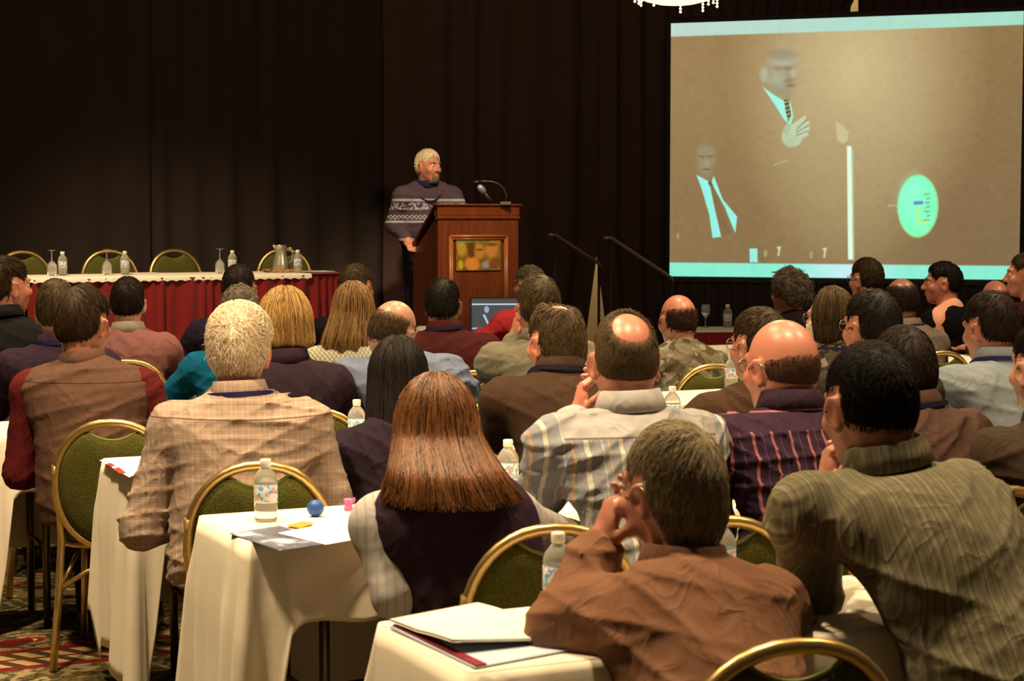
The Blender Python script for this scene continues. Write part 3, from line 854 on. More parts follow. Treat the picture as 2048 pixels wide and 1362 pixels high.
def drape_mat(name, col):
    t = NT(name); w = t.noise(2, 3)
    t.bump(t.noise(300, 2), .15, .003)
    return t.fin(t.mix(w, tuple(v * .75 for v in col), col), .85, .1)
DRAPE = drape_mat('black_velour', (.040, .029, .027))
DRAPE2 = drape_mat('maroon_black_velour', (.078, .044, .041))
def drape(label, a0, a1, b, ztop, m, lam=.22, amp=.05, seed=0, zbot=.02, edge0=None, edge1=None, flat=None):
    """pleated hanging cloth between a0 and a1 along the rear line; edge0/edge1(z) pull an edge aside"""
    r = random.Random(seed); nx = max(12, int((a1 - a0) / lam * 14)); nz = 26
    ph = [r.uniform(0, 6.28) for _ in range(6)]
    V = []; Q = []
    for k in range(nz + 1):
        z = zbot + (ztop - zbot) * k / nz; f = k / nz
        for i in range(nx + 1):
            q = i / nx; e0 = edge0(z) if edge0 else 0; e1 = edge1(z) if edge1 else 0
            a = a0 + e0 + (a1 + e1 - a0 - e0) * q; s = a0 + (a1 - a0) * q
            g = amp * (1 if not flat else flat(s))
            w = math.sin(2*math.pi*s/lam + ph[0] + 1.3*math.sin(s*3.1 + ph[1]) + .25*math.sin(z*1.7 + s*2 + ph[2]))
            w = math.copysign(abs(w) ** .7, w) * (.65 + .35*math.sin(s*5.3 + ph[3]))
            y = g * w * (1 - .25*f) + .02*math.sin(s*1.7 + ph[4])
            V.append((a, b + y, z))
    n = nx + 1
    for k in range(nz):
        for i in range(nx): Q.append((k*n+i, k*n+i+1, (k+1)*n+i+1, (k+1)*n+i))
    me = mesh_np('drape', V, Q); me.materials.append(m)
    o = link('drape', me, None, CUR0, (0, 0, ROW))
    md = o.modifiers.new('thickness', 'SOLIDIFY'); md.thickness = .004
    return tag(o, label, 'curtain', 'black pipe and drape curtains behind the stage')
flatl = lambda s: .25 if s < -1.9 else 1.0
drape('nearly flat black curtain behind the left end of the panel table', -4.6, -1.95, 0, 4.6, DRAPE, .34, .014, 1)
drape('black curtain with soft pleats behind the gap between panel table and lectern', -1.97, .05, .0, 4.6, DRAPE, .30, .045, 2)
gap = lambda z: -.15 * max(0, 1.30 - z) / 1.0
drape('black pleated curtain directly behind the lectern, ending at the small gap', .02, 2.10, .0, 4.6, DRAPE2, .33, .05, 3, edge1=gap)
gap2 = lambda z: .15 * max(0, 1.30 - z) / 1.0
drape('dark pleated curtain between the small gap and the screen', 2.08, 2.82, .02, 4.6, DRAPE2, .24, .05, 4, edge0=gap2)
drape('dark maroon curtain above the left half of the screen', 2.8, 4.92, .03, 4.6, DRAPE2, .16, .035, 5, edge1=lambda z: -.13 * min(1, max(0, 3.66 - z) / .14))
drape('dark maroon curtain above the right half of the screen', 4.90, 9.6, .03, 4.6, DRAPE2, .17, .035, 6)

# ------------------------------------------------------------------ stage riser, skirt and stairs
STZ = .40
LEC = at(957, 560, 13.9); LEC.z = 0                   # lectern front centre
def st(a, b, z=0.0): return LEC + U * a + NV * b + Vector((0, 0, z))
mb = MB(); mb.box((-5.2, -1.0, .34), (.98, 1.88, STZ), .01)
stage = tag(empty('stage_riser', LEC, ROW), 'low black stage platform carrying the lectern and the panel table', 'stage')
mb.build('deck', mat('stage_carpet', (.03, .026, .022), .95), stage)
for i, (x, y) in enumerate([(-5.0, -.8), (-2.6, -.8), (-.2, -.8), (.8, -.8), (-5.0, 1.7), (-2.6, 1.7), (-.2, 1.7), (.8, 1.7)]):
    mb = MB(); mb.tube([(x, y, 0), (x, y, .34)], .025, 8); mb.build('leg', DARKMETAL, stage)
mb = MB(); rings = []
for k, z in enumerate((.01, .12, .24, .345)):
    rings.append([(-5.2 + 6.2*i/200, -1.015 + .012*math.sin(i*1.25), z) for i in range(201)] + [(1.0 + .012*math.sin(i*1.3), -1.0 + 2.88*i/90, z) for i in range(91)])
mb.loft(rings, closed=False); mb.build('skirt', DRAPE, stage)
stairs = tag(empty('stage_stairs', st(1.06, -.3), ROW), 'black portable steps with two handrails at the right end of the stage', 'stairs')
for k in range(2):
    mb = MB(); mb.box((.27*k, 0, .0), (.27*k + .29, .95, STZ - .135*(k+1)), .006); mb.build('step', mat('black_step', (.015, .014, .013), .6), stairs)
RAIL = mat('rail_metal', (.16, .11, .08), .35, .5, .3)
for (x0, y0, Y0, x1, y1, Y1) in ((1110, 470, 14.9, 1198, 527, 15.1), (1221, 476, 13.95, 1342, 556, 14.3)):
    a = at(x0, y0, Y0) - stairs.location; b = at(x1, y1, Y1) - stairs.location
    inv = Matrix.Rotation(-ROW, 3, 'Z'); a = inv @ a; b = inv @ b
    mb = MB(); mb.tube([a + Vector((-.06, 0, .0)), a, b, b + Vector((.02, 0, -.05))], .016, 8)
    rail = mb.build('handrail', RAIL, stairs)
    for p in (a, b):
        mb = MB(); mb.tube([(p.x, p.y, .02), (p.x, p.y, p.z)], .012, 8); mb.build('rail_post', mat('black_post', (.012, .012, .012), .5), stairs)

# ------------------------------------------------------------------ projection screen with its picture
SL = Vector((at(1338, 300, 15.0).x, 15.0, 0)); SR = Vector((at(2046, 300, 14.1).x, 14.1, 0))
SB, ST_ = at(1338, 557, 15.0).z, at(1338, 44, 15.0).z
def picture():
    nu, nv = 420, 310
    u = np.linspace(0, 1, nu)[None, :]; v = np.linspace(0, 1, nv)[:, None]
    X = 45 + u * 1655 + 0*v; yt = 110 - u * 38; yb = 1292 + u * 10
    Y = yt + (yb - yt) * v
    rng = np.random.default_rng(3)
    C = np.zeros((nv, nu, 3)) + np.array([138, 112, 74.])
    C += (v - .5)[..., None] * np.array([-14, -12, -2.]) + (.5 - u)[..., None] * np.array([10, 8, 4.])
    def soft(d, w): return np.clip(.5 - d / w, 0, 1)[..., None]
    def ell(cx, cy, rx, ry, col, a=1.0, w=8.0, rot=0):
        nonlocal C
        c, s = math.cos(rot), math.sin(rot); x = (X-cx)*c + (Y-cy)*s; y = -(X-cx)*s + (Y-cy)*c
        d = (np.sqrt((x/rx)**2 + (y/ry)**2) - 1) * min(rx, ry); m = soft(d, w) * a
        C = C*(1-m) + np.array(col, float)*m
    def poly(pts, col, a=1.0, w=4.0):
        nonlocal C
        d = None; ins = np.zeros(X.shape, bool); n = len(pts)
        for i in range(n):
            x0, y0 = pts[i]; x1, y1 = pts[(i+1) % n]
            ex, ey = x1-x0, y1-y0; t = np.clip(((X-x0)*ex + (Y-y0)*ey) / (ex*ex+ey*ey), 0, 1)
            q = np.hypot(X-x0-t*ex, Y-y0-t*ey); d = q if d is None else np.minimum(d, q)
            cond = ((y0 <= Y) != (y1 <= Y)) & (X < (x1-x0)*(Y-y0)/((y1-y0) if y1 != y0 else 1e-9) + x0); ins ^= cond
        m = soft(np.where(ins, -d, d), w) * a
        C = C*(1-m) + np.array(col, float)*m
    ell(930, 360, 330, 460, (214, 194, 146), 1.0, 600); ell(900, 800, 240, 500, (168, 148, 104), .55, 420)
    ell(150, 380, 200, 300, (160, 134, 92), .35, 260)
    # standing man in a dark suit
    ell(600, 230, 40, 40, (176, 162, 130), .5, 40); ell(585, 345, 74, 112, (160, 150, 122), .85, 36)
    ell(590, 285, 62, 26, (178, 180, 160), .8, 24); ell(503, 352, 20, 34, (178, 176, 150), .9, 16)
    ell(645, 345, 16, 18, (182, 178, 152), .9, 14); ell(565, 380, 34, 50, (172, 178, 150), .7, 40)
    ell(572, 322, 18, 7, (126, 108, 80), .55, 12); ell(618, 322, 16, 7, (118, 98, 70), .6, 12); ell(630, 402, 20, 7, (120, 94, 68), .65, 10); ell(560, 415, 34, 26, (150, 142, 112), .5, 26); ell(585, 262, 66, 26, (146, 134, 104), .6, 22); poly([(640, 322), (664, 356), (640, 366)], (176, 172, 146), .8, 10)
    ell(600, 436, 40, 24, (150, 146, 116), .6, 24); ell(622, 380, 20, 10, (128, 108, 78), .5, 12)
    poly([(495, 405), (540, 438), (608, 478), (632, 480), (645, 545), (632, 590), (602, 560), (556, 490)], (158, 240, 220))
    poly([(600, 468), (622, 466), (636, 540), (622, 572), (608, 520)], (86, 72, 48), 1)
    for k in range(5): poly([(600 + k*4, 478 + k*19), (624 + k*3, 470 + k*19), (625 + k*3, 476 + k*19), (601 + k*4, 485 + k*19)], (176, 190, 120), .9, 3)
    ell(640, 640, 50, 46, (186, 200, 166), 1, 12, .3)
    for k, (x, y) in enumerate(((704, 548), (720, 572), (722, 600), (716, 626))): 
        poly([(628 + k*6, 590 + k*16), (x, y - 9), (x + 4, y + 8), (640 + k*6, 616 + k*14)], (190, 206, 172), 1, 5)
        if k: poly([(660, 590 + k*14), (x - 4, y - 14), (x - 4, y - 10), (660, 596 + k*14)], (120, 110, 80), .8, 3)
    poly([(598, 600), (622, 568), (636, 600), (612, 640)], (176, 186, 150), 1, 6); poly([(598, 630), (690, 640), (640, 684), (616, 686)], (180, 196, 160), 1, 8)
    for k in range(5): ell(560 + k*13, 770 - k*5, 3, 4, (200, 206, 150), .9, 3)
    # seated man
    ell(222, 748, 44, 78, (150, 138, 104), .85, 26); ell(222, 700, 36, 18, (168, 160, 130), .7, 24); ell(228, 765, 16, 18, (164, 156, 124), .6, 18)
    for x in (202, 244): ell(x, 730, 13, 5, (112, 92, 62), .8, 8)
    ell(226, 790, 18, 4, (106, 82, 56), .8, 6); ell(222, 690, 44, 30, (140, 122, 86), .5, 26)
    poly([(176, 816), (236, 846), (250, 880), (272, 985), (300, 1106), (258, 1112), (240, 1000), (205, 890)], (146, 236, 222))
    poly([(262, 822), (274, 850), (306, 930), (378, 1012), (370, 1088), (352, 1050), (318, 970), (272, 890), (250, 850)], (150, 238, 222))
    poly([(232, 850), (250, 846), (258, 866), (244, 872)], (100, 84, 56)); poly([(244, 870), (258, 866), (320, 1010), (352, 1088), (304, 1104), (270, 985)], (132, 104, 68))
    # bright upright pole, hand above it, oval sign and things on the table
    poly([(902, 684), (924, 684), (938, 1212), (914, 1212)], (222, 246, 220)); poly([(926, 700), (934, 700), (944, 1212), (936, 1212)], (170, 196, 150), .8)
    poly([(848, 568), (870, 580), (910, 620), (905, 662), (880, 672), (856, 650)], (196, 190, 142), .95, 9); ell(880, 655, 16, 8, (206, 190, 140), .9, 8)
    ell(1236, 963, 95, 146, (150, 224, 140), 1, 5); ell(1234, 961, 88, 138, (128, 248, 190), 1, 6); ell(1215, 920, 60, 90, (150, 248, 215), .5, 60)
    poly([(1218, 940), (1260, 938), (1260, 954), (1216, 957)], (92, 132, 196), .9, 4)
    for k in range(7): poly([(1262 + (k % 2)*16, 905 + k*20), (1292, 902 + k*20), (1294, 907 + k*20), (1264 + (k % 3)*8, 914 + k*20)], (84, 150, 136) if k % 2 else (150, 160, 70), .8, 4)
    for k in range(4): poly([(1228 + (k % 2)*10, 968 + k*18), (1248, 966 + k*18), (1246, 978 + k*18), (1230, 980 + k*18)], (196, 236, 90), .8, 5)
    poly([(1228, 1040), (1280, 1030), (1276, 1044), (1232, 1052)], (200, 240, 110), .7, 6)
    for x in (1104, 1122, 1138): ell(x, 960, 6, 5, (170, 190, 150), .9, 5)
    poly([(440, 1162), (478, 1160), (480, 1226), (442, 1226)], (150, 236, 220))
    for x, y in ((518, 1184), (738, 1190)):
        ell(x, y, 7, 15, (196, 210, 130), .8, 7); ell(x, y, 3, 8, (130, 108, 70), .9, 5)
        poly([(x+52, y-30), (x+76, y-34), (x+72, y-22), (x+66, y+14), (x+58, y+12), (x+62, y-18)], (206, 226, 150), .9, 4)
    ell(86, 1102, 4, 14, (176, 180, 120), .8, 5)
    # light bands along the top and the bottom of the slide
    tb = soft(Y - (yt + 62), 5); bb = soft((yb - 64) - Y, 5)
    C = C*(1-tb) + tb*(np.array([176, 214, 198.]) + (u - .4)[..., None]*np.array([-26, 6, -4.]))
    mid = np.exp(-((u - .52)/.12)**2)[..., None]
    C = C*(1-bb) + bb*(np.array([134, 232, 204.]) + mid*np.array([58, 2, 32.]))
    n = rng.normal(0, 1, (nv // 6 + 2, nu // 6 + 2)); n = np.kron(n, np.ones((6, 6)))[:nv, :nu]
    C = np.clip(C + n[..., None]*1.2, 0, 255)
    L = np.where(C/255 <= .04045, C/255/12.92, ((C/255 + .055)/1.055)**2.4)
    return nu, nv, L
def build_screen():
    root = tag(empty('projection_screen', SL, math.atan2(SR.y - SL.y, SR.x - SL.x)), 'large projection screen showing two men in suits and an oval sign', 'screen')
    W = (SR - SL).length; nu, nv, L = picture()
    x = np.linspace(.012, W - .012, nu); z = np.linspace(ST_ - .012, SB + .02, nv)
    V = np.zeros((nv, nu, 3)); V[..., 0] = x[None]; V[..., 2] = z[:, None]; V[..., 1] = -.006 + .010*np.sin(math.pi*np.linspace(0, 1, nu))[None]
    i = np.arange(nv - 1)[:, None]*nu + np.arange(nu - 1)[None]
    Q = np.stack([i, i + nu, i + nu + 1, i + 1], -1).reshape(-1, 4)
    me = mesh_np('screen_picture', V.reshape(-1, 3), Q, attr={'picture': np.concatenate([L.reshape(-1, 3), np.ones((nu*nv, 1))], 1)})
    t = NT('projected_picture'); a = t.node('ShaderNodeAttribute', attribute_name='picture')
    t.fin((.05, .05, .05), .9, .1); t.put(t.b.inputs['Emission Color'], a.outputs['Color']); t.b.inputs['Emission Strength'].default_value = 1.06
    me.materials.append(t.m); tag(link('screen_picture', me, root), 'projected picture with pale green bands above and below')
    black = mat('screen_border', P(60, 48, 34), .7)
    mb = MB(); mb.box((0, .02, SB), (W, .035, ST_), .004); mb.build('screen_backing', mat('screen_fabric', (.5, .48, .42), .9), root)
    for nm, lo, hi in (('border', (-.02, -.012, ST_ - .012), (W + .02, .036, ST_ + .03)), ('border', (-.02, -.012, SB - .03), (W + .02, .036, SB + .016)), ('border', (-.03, -.012, SB), (.012, .036, ST_)), ('border', (W - .012, -.012, SB), (W + .03, .036, ST_))):
        mb = MB(); mb.box(lo, hi, .006); mb.build(nm, black if lo[2] < ST_ - .1 and hi[2] - lo[2] < .1 else mat('screen_border_black', P(26, 18, 14), .7), root)
    mb = MB(); mb.loft([[(-.1 + (W + .4)*k/160, .01 + .018*math.sin(k*1.1), z) for k in range(161)] for z in (.02, .3, .6, SB - .02)], closed=False)
    mb.build('skirt', DRAPE, root)
    for s in (.15, W - .15):
        mb = MB(); mb.tube([(s, .06, 0), (s, .06, ST_)], .02, 8); mb.build('leg', DARKMETAL, root)
    return root
build_screen()
# ------------------------------------------------------------------ banquet chair
def make_chair():
    root = empty('banquet_chair')
    def tl(z): return -.195 - .075 * max(0, z - .42) / .47            # backward tilt of the back
    cz, rx, rz = .625, .198, .222
    hoop = []
    for i in range(40):
        a = 2*math.pi*i/40; x = rx*math.copysign(abs(math.cos(a))**.9, math.cos(a)); z = cz + rz*math.copysign(abs(math.sin(a))**.92, math.sin(a))
        hoop.append((x, tl(z), z))
    mb = MB(); mb.tube(hoop, .0145, 8, closed=True, flat=(1.0, 1.0)); mb.build('back_frame', GOLD, root)
    # padded back with the hand slot cut under the top of the frame
    def outline(s):
        out = []
        for i in range(48):
            a = 2*math.pi*i/48; x = .188*math.copysign(abs(math.cos(a))**.9, math.cos(a)); z = .212*math.copysign(abs(math.sin(a))**.92, math.sin(a))
            if z > 0 and abs(x) < .088: z = min(z, .205 - .040*math.cos(math.pi*x/.178)**.7 - .002)
            out.append((x*s, z*s))
        return out
    mb = MB(); rings = []
    for s, d in ((.02, .026), (.55, .026), (.86, .022), (.97, .012), (1.0, 0), (.97, -.012), (.86, -.020), (.55, -.024), (.02, -.024)):
        rings.append([(x, tl(cz + z) - d, cz + z) for x, z in outline(s)])
    mb.loft(rings, True, True); pad = mb.build('backrest', GREEN, root)
    mb = MB(); pts = [(x, tl(cz + .19) - .004, cz + .205 - .040*math.cos(math.pi*x/.178)**.7 - .002) for x in [-.084 + .168*i/14 for i in range(15)]]
    mb.tube(pts, .0045, 6); mb.build('piping', mat('olive_piping', P(150, 138, 52), .6), pad)
    mb = MB(); rings = []
    for z, i in ((.425, .012), (.435, 0), (.462, 0), (.478, .012), (.484, .05), (.486, .16)):
        rings.append([((.215 - i)*math.copysign(abs(math.cos(a))**.5, math.cos(a)), .02 + (.215 - i)*math.copysign(abs(math.sin(a))**.5, math.sin(a)), z) for a in [2*math.pi*k/28 for k in range(28)]])
    mb.loft(rings, True, True); mb.build('seat', GREEN, root)
    mb = MB(); mb.tube([(.2*math.copysign(abs(math.cos(a))**.5, math.cos(a)), .02 + .2*math.copysign(abs(math.sin(a))**.5, math.sin(a)), .415) for a in [2*math.pi*k/28 for k in range(28)]], .012, 8, closed=True)
    mb.build('seat_frame', GOLD, root)
    for s in (-1, 1):
        mb = MB(); mb.tube([(s*.196, tl(.70), .70), (s*.2, tl(.6), .60), (s*.19, -.20, .52), (s*.188, -.195, .44), (s*.194, -.225, .25), (s*.205, -.285, .002)], .0135, 8); mb.build('leg', GOLD, root)
        mb = MB(); mb.tube([(s*.185, .19, .415), (s*.192, .21, .2), (s*.198, .225, .002)], .013, 8); mb.build('leg', GOLD, root)
        mb = MB(); mb.tube([(s*.193, -.22, .27), (s*.16, -.12, .36), (s*.15, .0, .40)], .008, 6); mb.build('brace', GOLD, root)
    mb = MB(); mb.tube([(-.193, -.222, .27), (-.1, -.2, .33), (0, -.195, .345), (.1, -.2, .33), (.193, -.222, .27)], .009, 6); mb.build('stretcher', GOLD, root)
    return root
CHAIR0 = make_chair(); _used = [False]
def chair(loc, yaw, label, group='gold banquet chairs of the audience'):
    c = CHAIR0 if not _used[0] else copy_tree(CHAIR0)
    _used[0] = True
    c.location = (loc[0], loc[1], loc[2]); c.rotation_euler = (0, 0, yaw); c.scale = (1, 1, 1)
    tag(c, label, 'chair', group); return c

# ------------------------------------------------------------------ narrow classroom tables under ivory cloths
TZ = .74
def T_corner(k): return [Vector((-.27, 3.61, 0)), Vector((-.843, 4.92, 0)), Vector((-1.362, 6.10, 0)), Vector((-1.89, 7.26, 0)), Vector((-2.42, 8.42, 0)), Vector((-2.95, 9.58, 0))][k - 1]
def table(k, a0, L, label, clabel, ends=(1, 1), D=.46, seed=0, drop_sit=.20, drop_end=.60, drop_front=.5, corner=.66, yaw=ROW):
    """one 46 cm deep table of row k starting a0 metres along the row, with its cloth"""
    org = T_corner(k) + U * a0
    root = tag(empty('folding_table', org, yaw), label, 'table', 'narrow folding tables of the audience rows')
    mb = MB(); mb.box((.02, -D + .015, TZ - .03), (L - .02, -.015, TZ - .004), .006); mb.build('tabletop', PLYWOOD, root)
    for x in (.22, L - .22):
        for y in (-D + .07, -.07):
            mb = MB(); mb.tube([(x, y, 0.004), (x, y, TZ - .03)], .0145, 8); mb.build('leg', LEGMETAL, root)
        mb = MB(); mb.tube([(x, -D + .07, .30), (x, -.07, .30)], .009, 6); mb.build('crossbar', LEGMETAL, root)
    r = random.Random(seed); p = [r.uniform(0, 6.28) for _ in range(8)]
    # perimeter walked counter-clockwise from the front-left corner: left end, sitter side, right end, front side
    rc = .02; per = []
    def seg(x0, y0, x1, y1, n, nx, ny, nm):
        for i in range(n):
            f = i / n; per.append((x0 + (x1-x0)*f, y0 + (y1-y0)*f, nx, ny, nm, f))
    def arc(cx, cy, a0_, n, nm):
        for i in range(n):
            a = a0_ + math.pi/2*i/n; per.append((cx + rc*math.cos(a), cy + rc*math.sin(a), math.cos(a), math.sin(a), nm, i/n))
    n1, n2 = 22, 64
    seg(0, -rc, 0, -D + rc, n1, -1, 0, 'L'); arc(rc, -D + rc, math.pi, 6, 'LS')
    seg(rc, -D, L - rc, -D, n2, 0, -1, 'S'); arc(L - rc, -D + rc, 1.5*math.pi, 6, 'SR')
    seg(L, -D + rc, L, -rc, n1, 1, 0, 'R'); arc(L - rc, -rc, 0, 6, 'RF')
    seg(L - rc, 0, rc, 0, n2, 0, 1, 'F'); arc(rc, -rc, .5*math.pi, 6, 'FL')
    def drop(nm, f):
        dl = drop_end if ends[0] else drop_sit; dr = drop_end if ends[1] else drop_sit
        cl = corner if ends[0] else drop_sit; cr = corner if ends[1] else drop_sit
        sm = lambda a, b, t: a + (b-a)*(3*t*t - 2*t**3) if 0 < t < 1 else (a if t <= 0 else b)
        if nm == 'L': return sm(dl, cl, (f - .72)/.28) if f > .5 else sm(cl, dl, f/.2)
        if nm == 'LS': return cl + .05*math.sin(math.pi*f)
        if nm == 'S': return sm(cl, drop_sit, f/.035) if f < .5 else sm(drop_sit, cr, (f - .965)/.035)
        if nm == 'SR': return cr
        if nm == 'R': return sm(cr, dr, f/.3) if f < .5 else sm(dr, cr, (f - .8)/.2)
        if nm in ('RF', 'FL'): return drop_front
        return drop_front
    m = 16; rings = []
    for t in range(m + 1):
        q = t / m; ring = []
        for i, (x, y, nx, ny, nm, f) in enumerate(per):
            d = drop(nm, f) * (1 if nm != 'S' else 1 + .05*math.sin(f*9 + p[0])); d = min(d, TZ - .02)
            s = i / len(per) * 40
            am = .35 if nm in ('L', 'R') else 1.0
            w = .010 + am*.022*q*math.sin(s*1.9 + p[1] + .6*math.sin(s*.8 + p[2]))**2 + am*.010*q*math.sin(s*4.3 + p[3])
            if nm in ('LS', 'SR', 'RF', 'FL'): w += (.055*q*math.sin(math.pi*f)) 
            if nm == 'L' and f > .62: w += .045*q*(.5 - .5*math.cos(2*math.pi*(f - .62)/.38))
            if nm == 'S' and f < .06: w += .05*q*(.5 - .5*math.cos(2*math.pi*f/.06))
            ed = .010*(1 - math.exp(-q*14))
            ring.append((x + nx*(w*min(1, q*3) + ed), y + ny*(w*min(1, q*3) + ed), TZ + .002 - d*q + (.0 if q else .0) - .004*min(1, q*12)))
        rings.append(ring)
    mb = MB(); mb.loft(rings, False, False, True)
    mid = [(x*.0 + (x - nx*.012), y - ny*.012, TZ + .0035) for (x, y, nx, ny, nm, f) in per]
    mb.loft([rings[0], mid], False, True, True)
    mb.f[-1] = mb.f[-1]
    c = mb.build('tablecloth', LINEN, None, org, (0, 0, yaw))
    # face directions: outside out
    c.data.flip_normals()
    md = c.modifiers.new('thickness', 'SOLIDIFY'); md.thickness = .0016; md.offset = 0
    tag(c, clabel, 'tablecloth', 'ivory cloths on the audience tables')
    return root

table(1, 0, 1.9, 'narrow folding table nearest the camera, carrying the open notebook', 'ivory tablecloth under the open notebook, nearest the camera', (1, 0), seed=1, drop_end=.55)
table(2, 0, 1.9, 'narrow folding table with metal legs, carrying the blue ball', 'ivory tablecloth under the blue ball, with a long fold at its corner', (1, 0), seed=2)
table(3, 0, 1.9, 'narrow folding table in front of the man in the tan plaid shirt', 'ivory tablecloth hanging long beside the man in the tan plaid shirt', (1, 0), seed=3)
table(4, -.25, 1.9, 'narrow folding table at the left edge in front of the man in the brown vest', 'ivory tablecloth at the left edge, in front of the man in the brown vest', (1, 0), seed=4)
table(5, -.45, 1.9, 'narrow folding table at the far left, in front of the man in the purple shirt', 'ivory tablecloth at the far left, in front of the man in the purple shirt', (1, 0), seed=5, drop_front=.62)
table(6, -.1, 1.9, 'narrow folding table in front of the man in the pink sweater', 'ivory tablecloth closest to the panel table, before the man in the pink sweater', (1, 0), seed=6)
table(2, 1.94, 1.9, 'narrow folding table in front of the bald man in the purple striped shirt', 'ivory tablecloth in front of the bald man in the purple striped shirt', (0, 1), seed=7)
table(3, 1.94, 1.9, 'narrow folding table in front of the man in the brown sweater', 'ivory tablecloth in front of the man in the brown sweater', (0, 1), seed=8)
table(4, 1.68, 1.9, 'narrow folding table in front of the man in the beige jacket', 'ivory tablecloth in front of the man in the beige jacket', (0, 1), seed=9)
table(5, 1.48, 1.9, 'narrow folding table in front of the man in the maroon shirt', 'ivory tablecloth in front of the man in the maroon shirt', (0, 1), seed=10)
table(5, 4.2, 1.9, 'narrow folding table in front of the balding man in the taupe shirt', 'ivory tablecloth with notebooks, right of the balding man in the taupe shirt', (1, 1), seed=11)
table(4, 3.9, 1.9, 'narrow folding table in front of the man with long hair and beard', 'ivory tablecloth in front of the man with long hair and beard', (1, 1), seed=12)
table(6, 4.5, 1.9, 'narrow folding table in front of the person with curly grey hair', 'ivory tablecloth in front of the person with curly grey hair', (1, 1), seed=13)

def on_row(k, px, py=None, z=TZ + .0045, v=None):
    """point on the table top of row k seen at photo column px; py fixes the depth, else v (0 front edge .. 1 sitter edge)"""
    if py is not None: return on_plane(px, py, z)
    c = T_corner(k) - NV * (.46 * v)
    r = (px - 1024) / FPX
    t = (r * c.y - c.x) / (U.x - r * U.y)
    q = c + U * t; q.z = z
    return q

# ------------------------------------------------------------------ water bottles and glasses
def clear_mat(name, col, ior, rough, tr=1.0):
    t = NT(name); t.fin(col, rough, .5)
    t.b.inputs['Transmission Weight'].default_value = tr; t.b.inputs['IOR'].default_value = ior
    return t.m
WATER = clear_mat('clear_plastic_and_water', (.95, .96, .93), 1.14, .05, .8)
GLASS = clear_mat('clear_glass', (.97, .97, .95), 1.25, .03, .82)
def label_mat():
    t = NT('bottle_label'); p = t.obj(); x, y, z = t.xyz(p)
    n = t.noise(120, 3); n2 = t.noise(80, 2)
    c = t.mix(t.math('GREATER_THAN', n2, .52), (.62, .70, .76), (.16, .33, .60))
    c = t.mix(t.math('GREATER_THAN', n, .60), c, (.80, .80, .78))
    c = t.mix(t.math('GREATER_THAN', t.noise(60, 2), .58), c, (.66, .34, .28))
    c = t.mix(t.math('GREATER_THAN', z, .097), c, (.20, .42, .66)); c = t.mix(t.math('LESS_THAN', z, .054), c, (.66, .74, .80))
    return t.fin(c, .45, .4)
LABEL = label_mat(); CAP = mat('white_cap', (.82, .80, .74), .5, .4)
def make_bottle():
    root = empty('water_bottle')
    mb = MB(); mb.lathe([(.004, .003), (.025, .001), (.030, .005), (.031, .014), (.0296, .026), (.031, .034), (.031, .048), (.0302, .05), (.0302, .100), (.031, .103), (.0306, .112), (.026, .124), (.018, .134), (.0125, .140), (.0118, .146), (.0118, .150)], 20)
    mb.build('bottle_body', WATER, root)
    mb = MB(); mb.lathe([(.0306, .0505), (.0312, .051), (.0312, .099), (.0306, .0995)], 20)
    mb.f = [f for f in mb.f if len(f) == 4]; mb.sm = mb.sm[:len(mb.f)]
    mb.build('paper_label', LABEL, root)
    mb = MB(); mb.lathe([(.0132, .143), (.0142, .144), (.0142, .161), (.0128, .1635), (.004, .164)], 16); mb.build('cap', CAP, root)
    return root
BOT0 = make_bottle(); _ub = [False]
def bottle(loc, label, group, sc=1.0, rz=0.0):
    b = BOT0 if not _ub[0] else copy_tree(BOT0); _ub[0] = True
    b.location = loc; b.rotation_euler = (0, 0, rz); b.scale = (sc,) * 3
    return tag(b, label, 'bottle', group)
GB = 'small water bottles on the audience tables'
bottle(on_row(2, 532, 1042), 'small water bottle beside the blue ball', GB, 1.0, .3)
bottle(on_row(1, 1117, v=.18), 'small water bottle beside the grey-haired man in the rust shirt, nearest the camera', GB, 1.0, 1.2)
bottle(on_row(1, 1447, v=.12), 'small water bottle right of the grey-haired man in the rust shirt', GB, 1.0, 2)
bottle(on_row(2, 1016, v=.12), 'small water bottle left of the man in the pale striped shirt', GB, 1.0, 3)
bottle(on_row(3, 712, v=.15), 'small water bottle left of the woman with long black hair', GB, 1.0, 4)
bottle(on_row(3, 1346, v=.2), 'small water bottle right of the balding man in the pale striped shirt', GB, 1.0, 5)
bottle(on_row(4, 1464, v=.1), 'small water bottle beside the man in the camouflage jacket', GB, 1.0, .8)

# ------------------------------------------------------------------ things on the audience tables
p = on_row(2, 631, 1033)
r = .0225
mb = MB(); mb.lathe([(r*math.sin(math.pi*i/16) + 1e-4, r - r*math.cos(math.pi*i/16)) for i in range(17)], 28)
ballmat = NT('blue_rubber'); ballmat.bump(ballmat.noise(80, 2), .1, .002); ballmat.fin((.02, .085, .36), .45, .4)
root = tag(empty('stress_ball', p), 'blue rubber stress ball on the table with the glossy leaflet', 'ball'); mb.build('ball', ballmat.m, root)
mb = MB(); mb.tube([(r*1.002*math.cos(a), 0, r + r*1.002*math.sin(a)) for a in [2*math.pi*i/28 for i in range(28)]], .0005, 5, closed=True); mb.build('seam', mat('blue_seam', (.01, .04, .2)), root)
p = on_row(4, 326, v=.35); root = tag(empty('stress_ball', p), 'blue rubber stress ball behind the man in the brown vest', 'ball')
mb = MB(); mb.lathe([(r*math.sin(math.pi*i/16) + 1e-4, r - r*math.cos(math.pi*i/16)) for i in range(17)], 24); mb.build('ball', ballmat.m, root)
p = on_row(2, 697, 1021); PINK = mat('pink_foam', P(250, 90, 110, .9), .7)
root = tag(empty('foam_toy', p, .5), 'small pink foam toy right of the blue ball', 'toy')
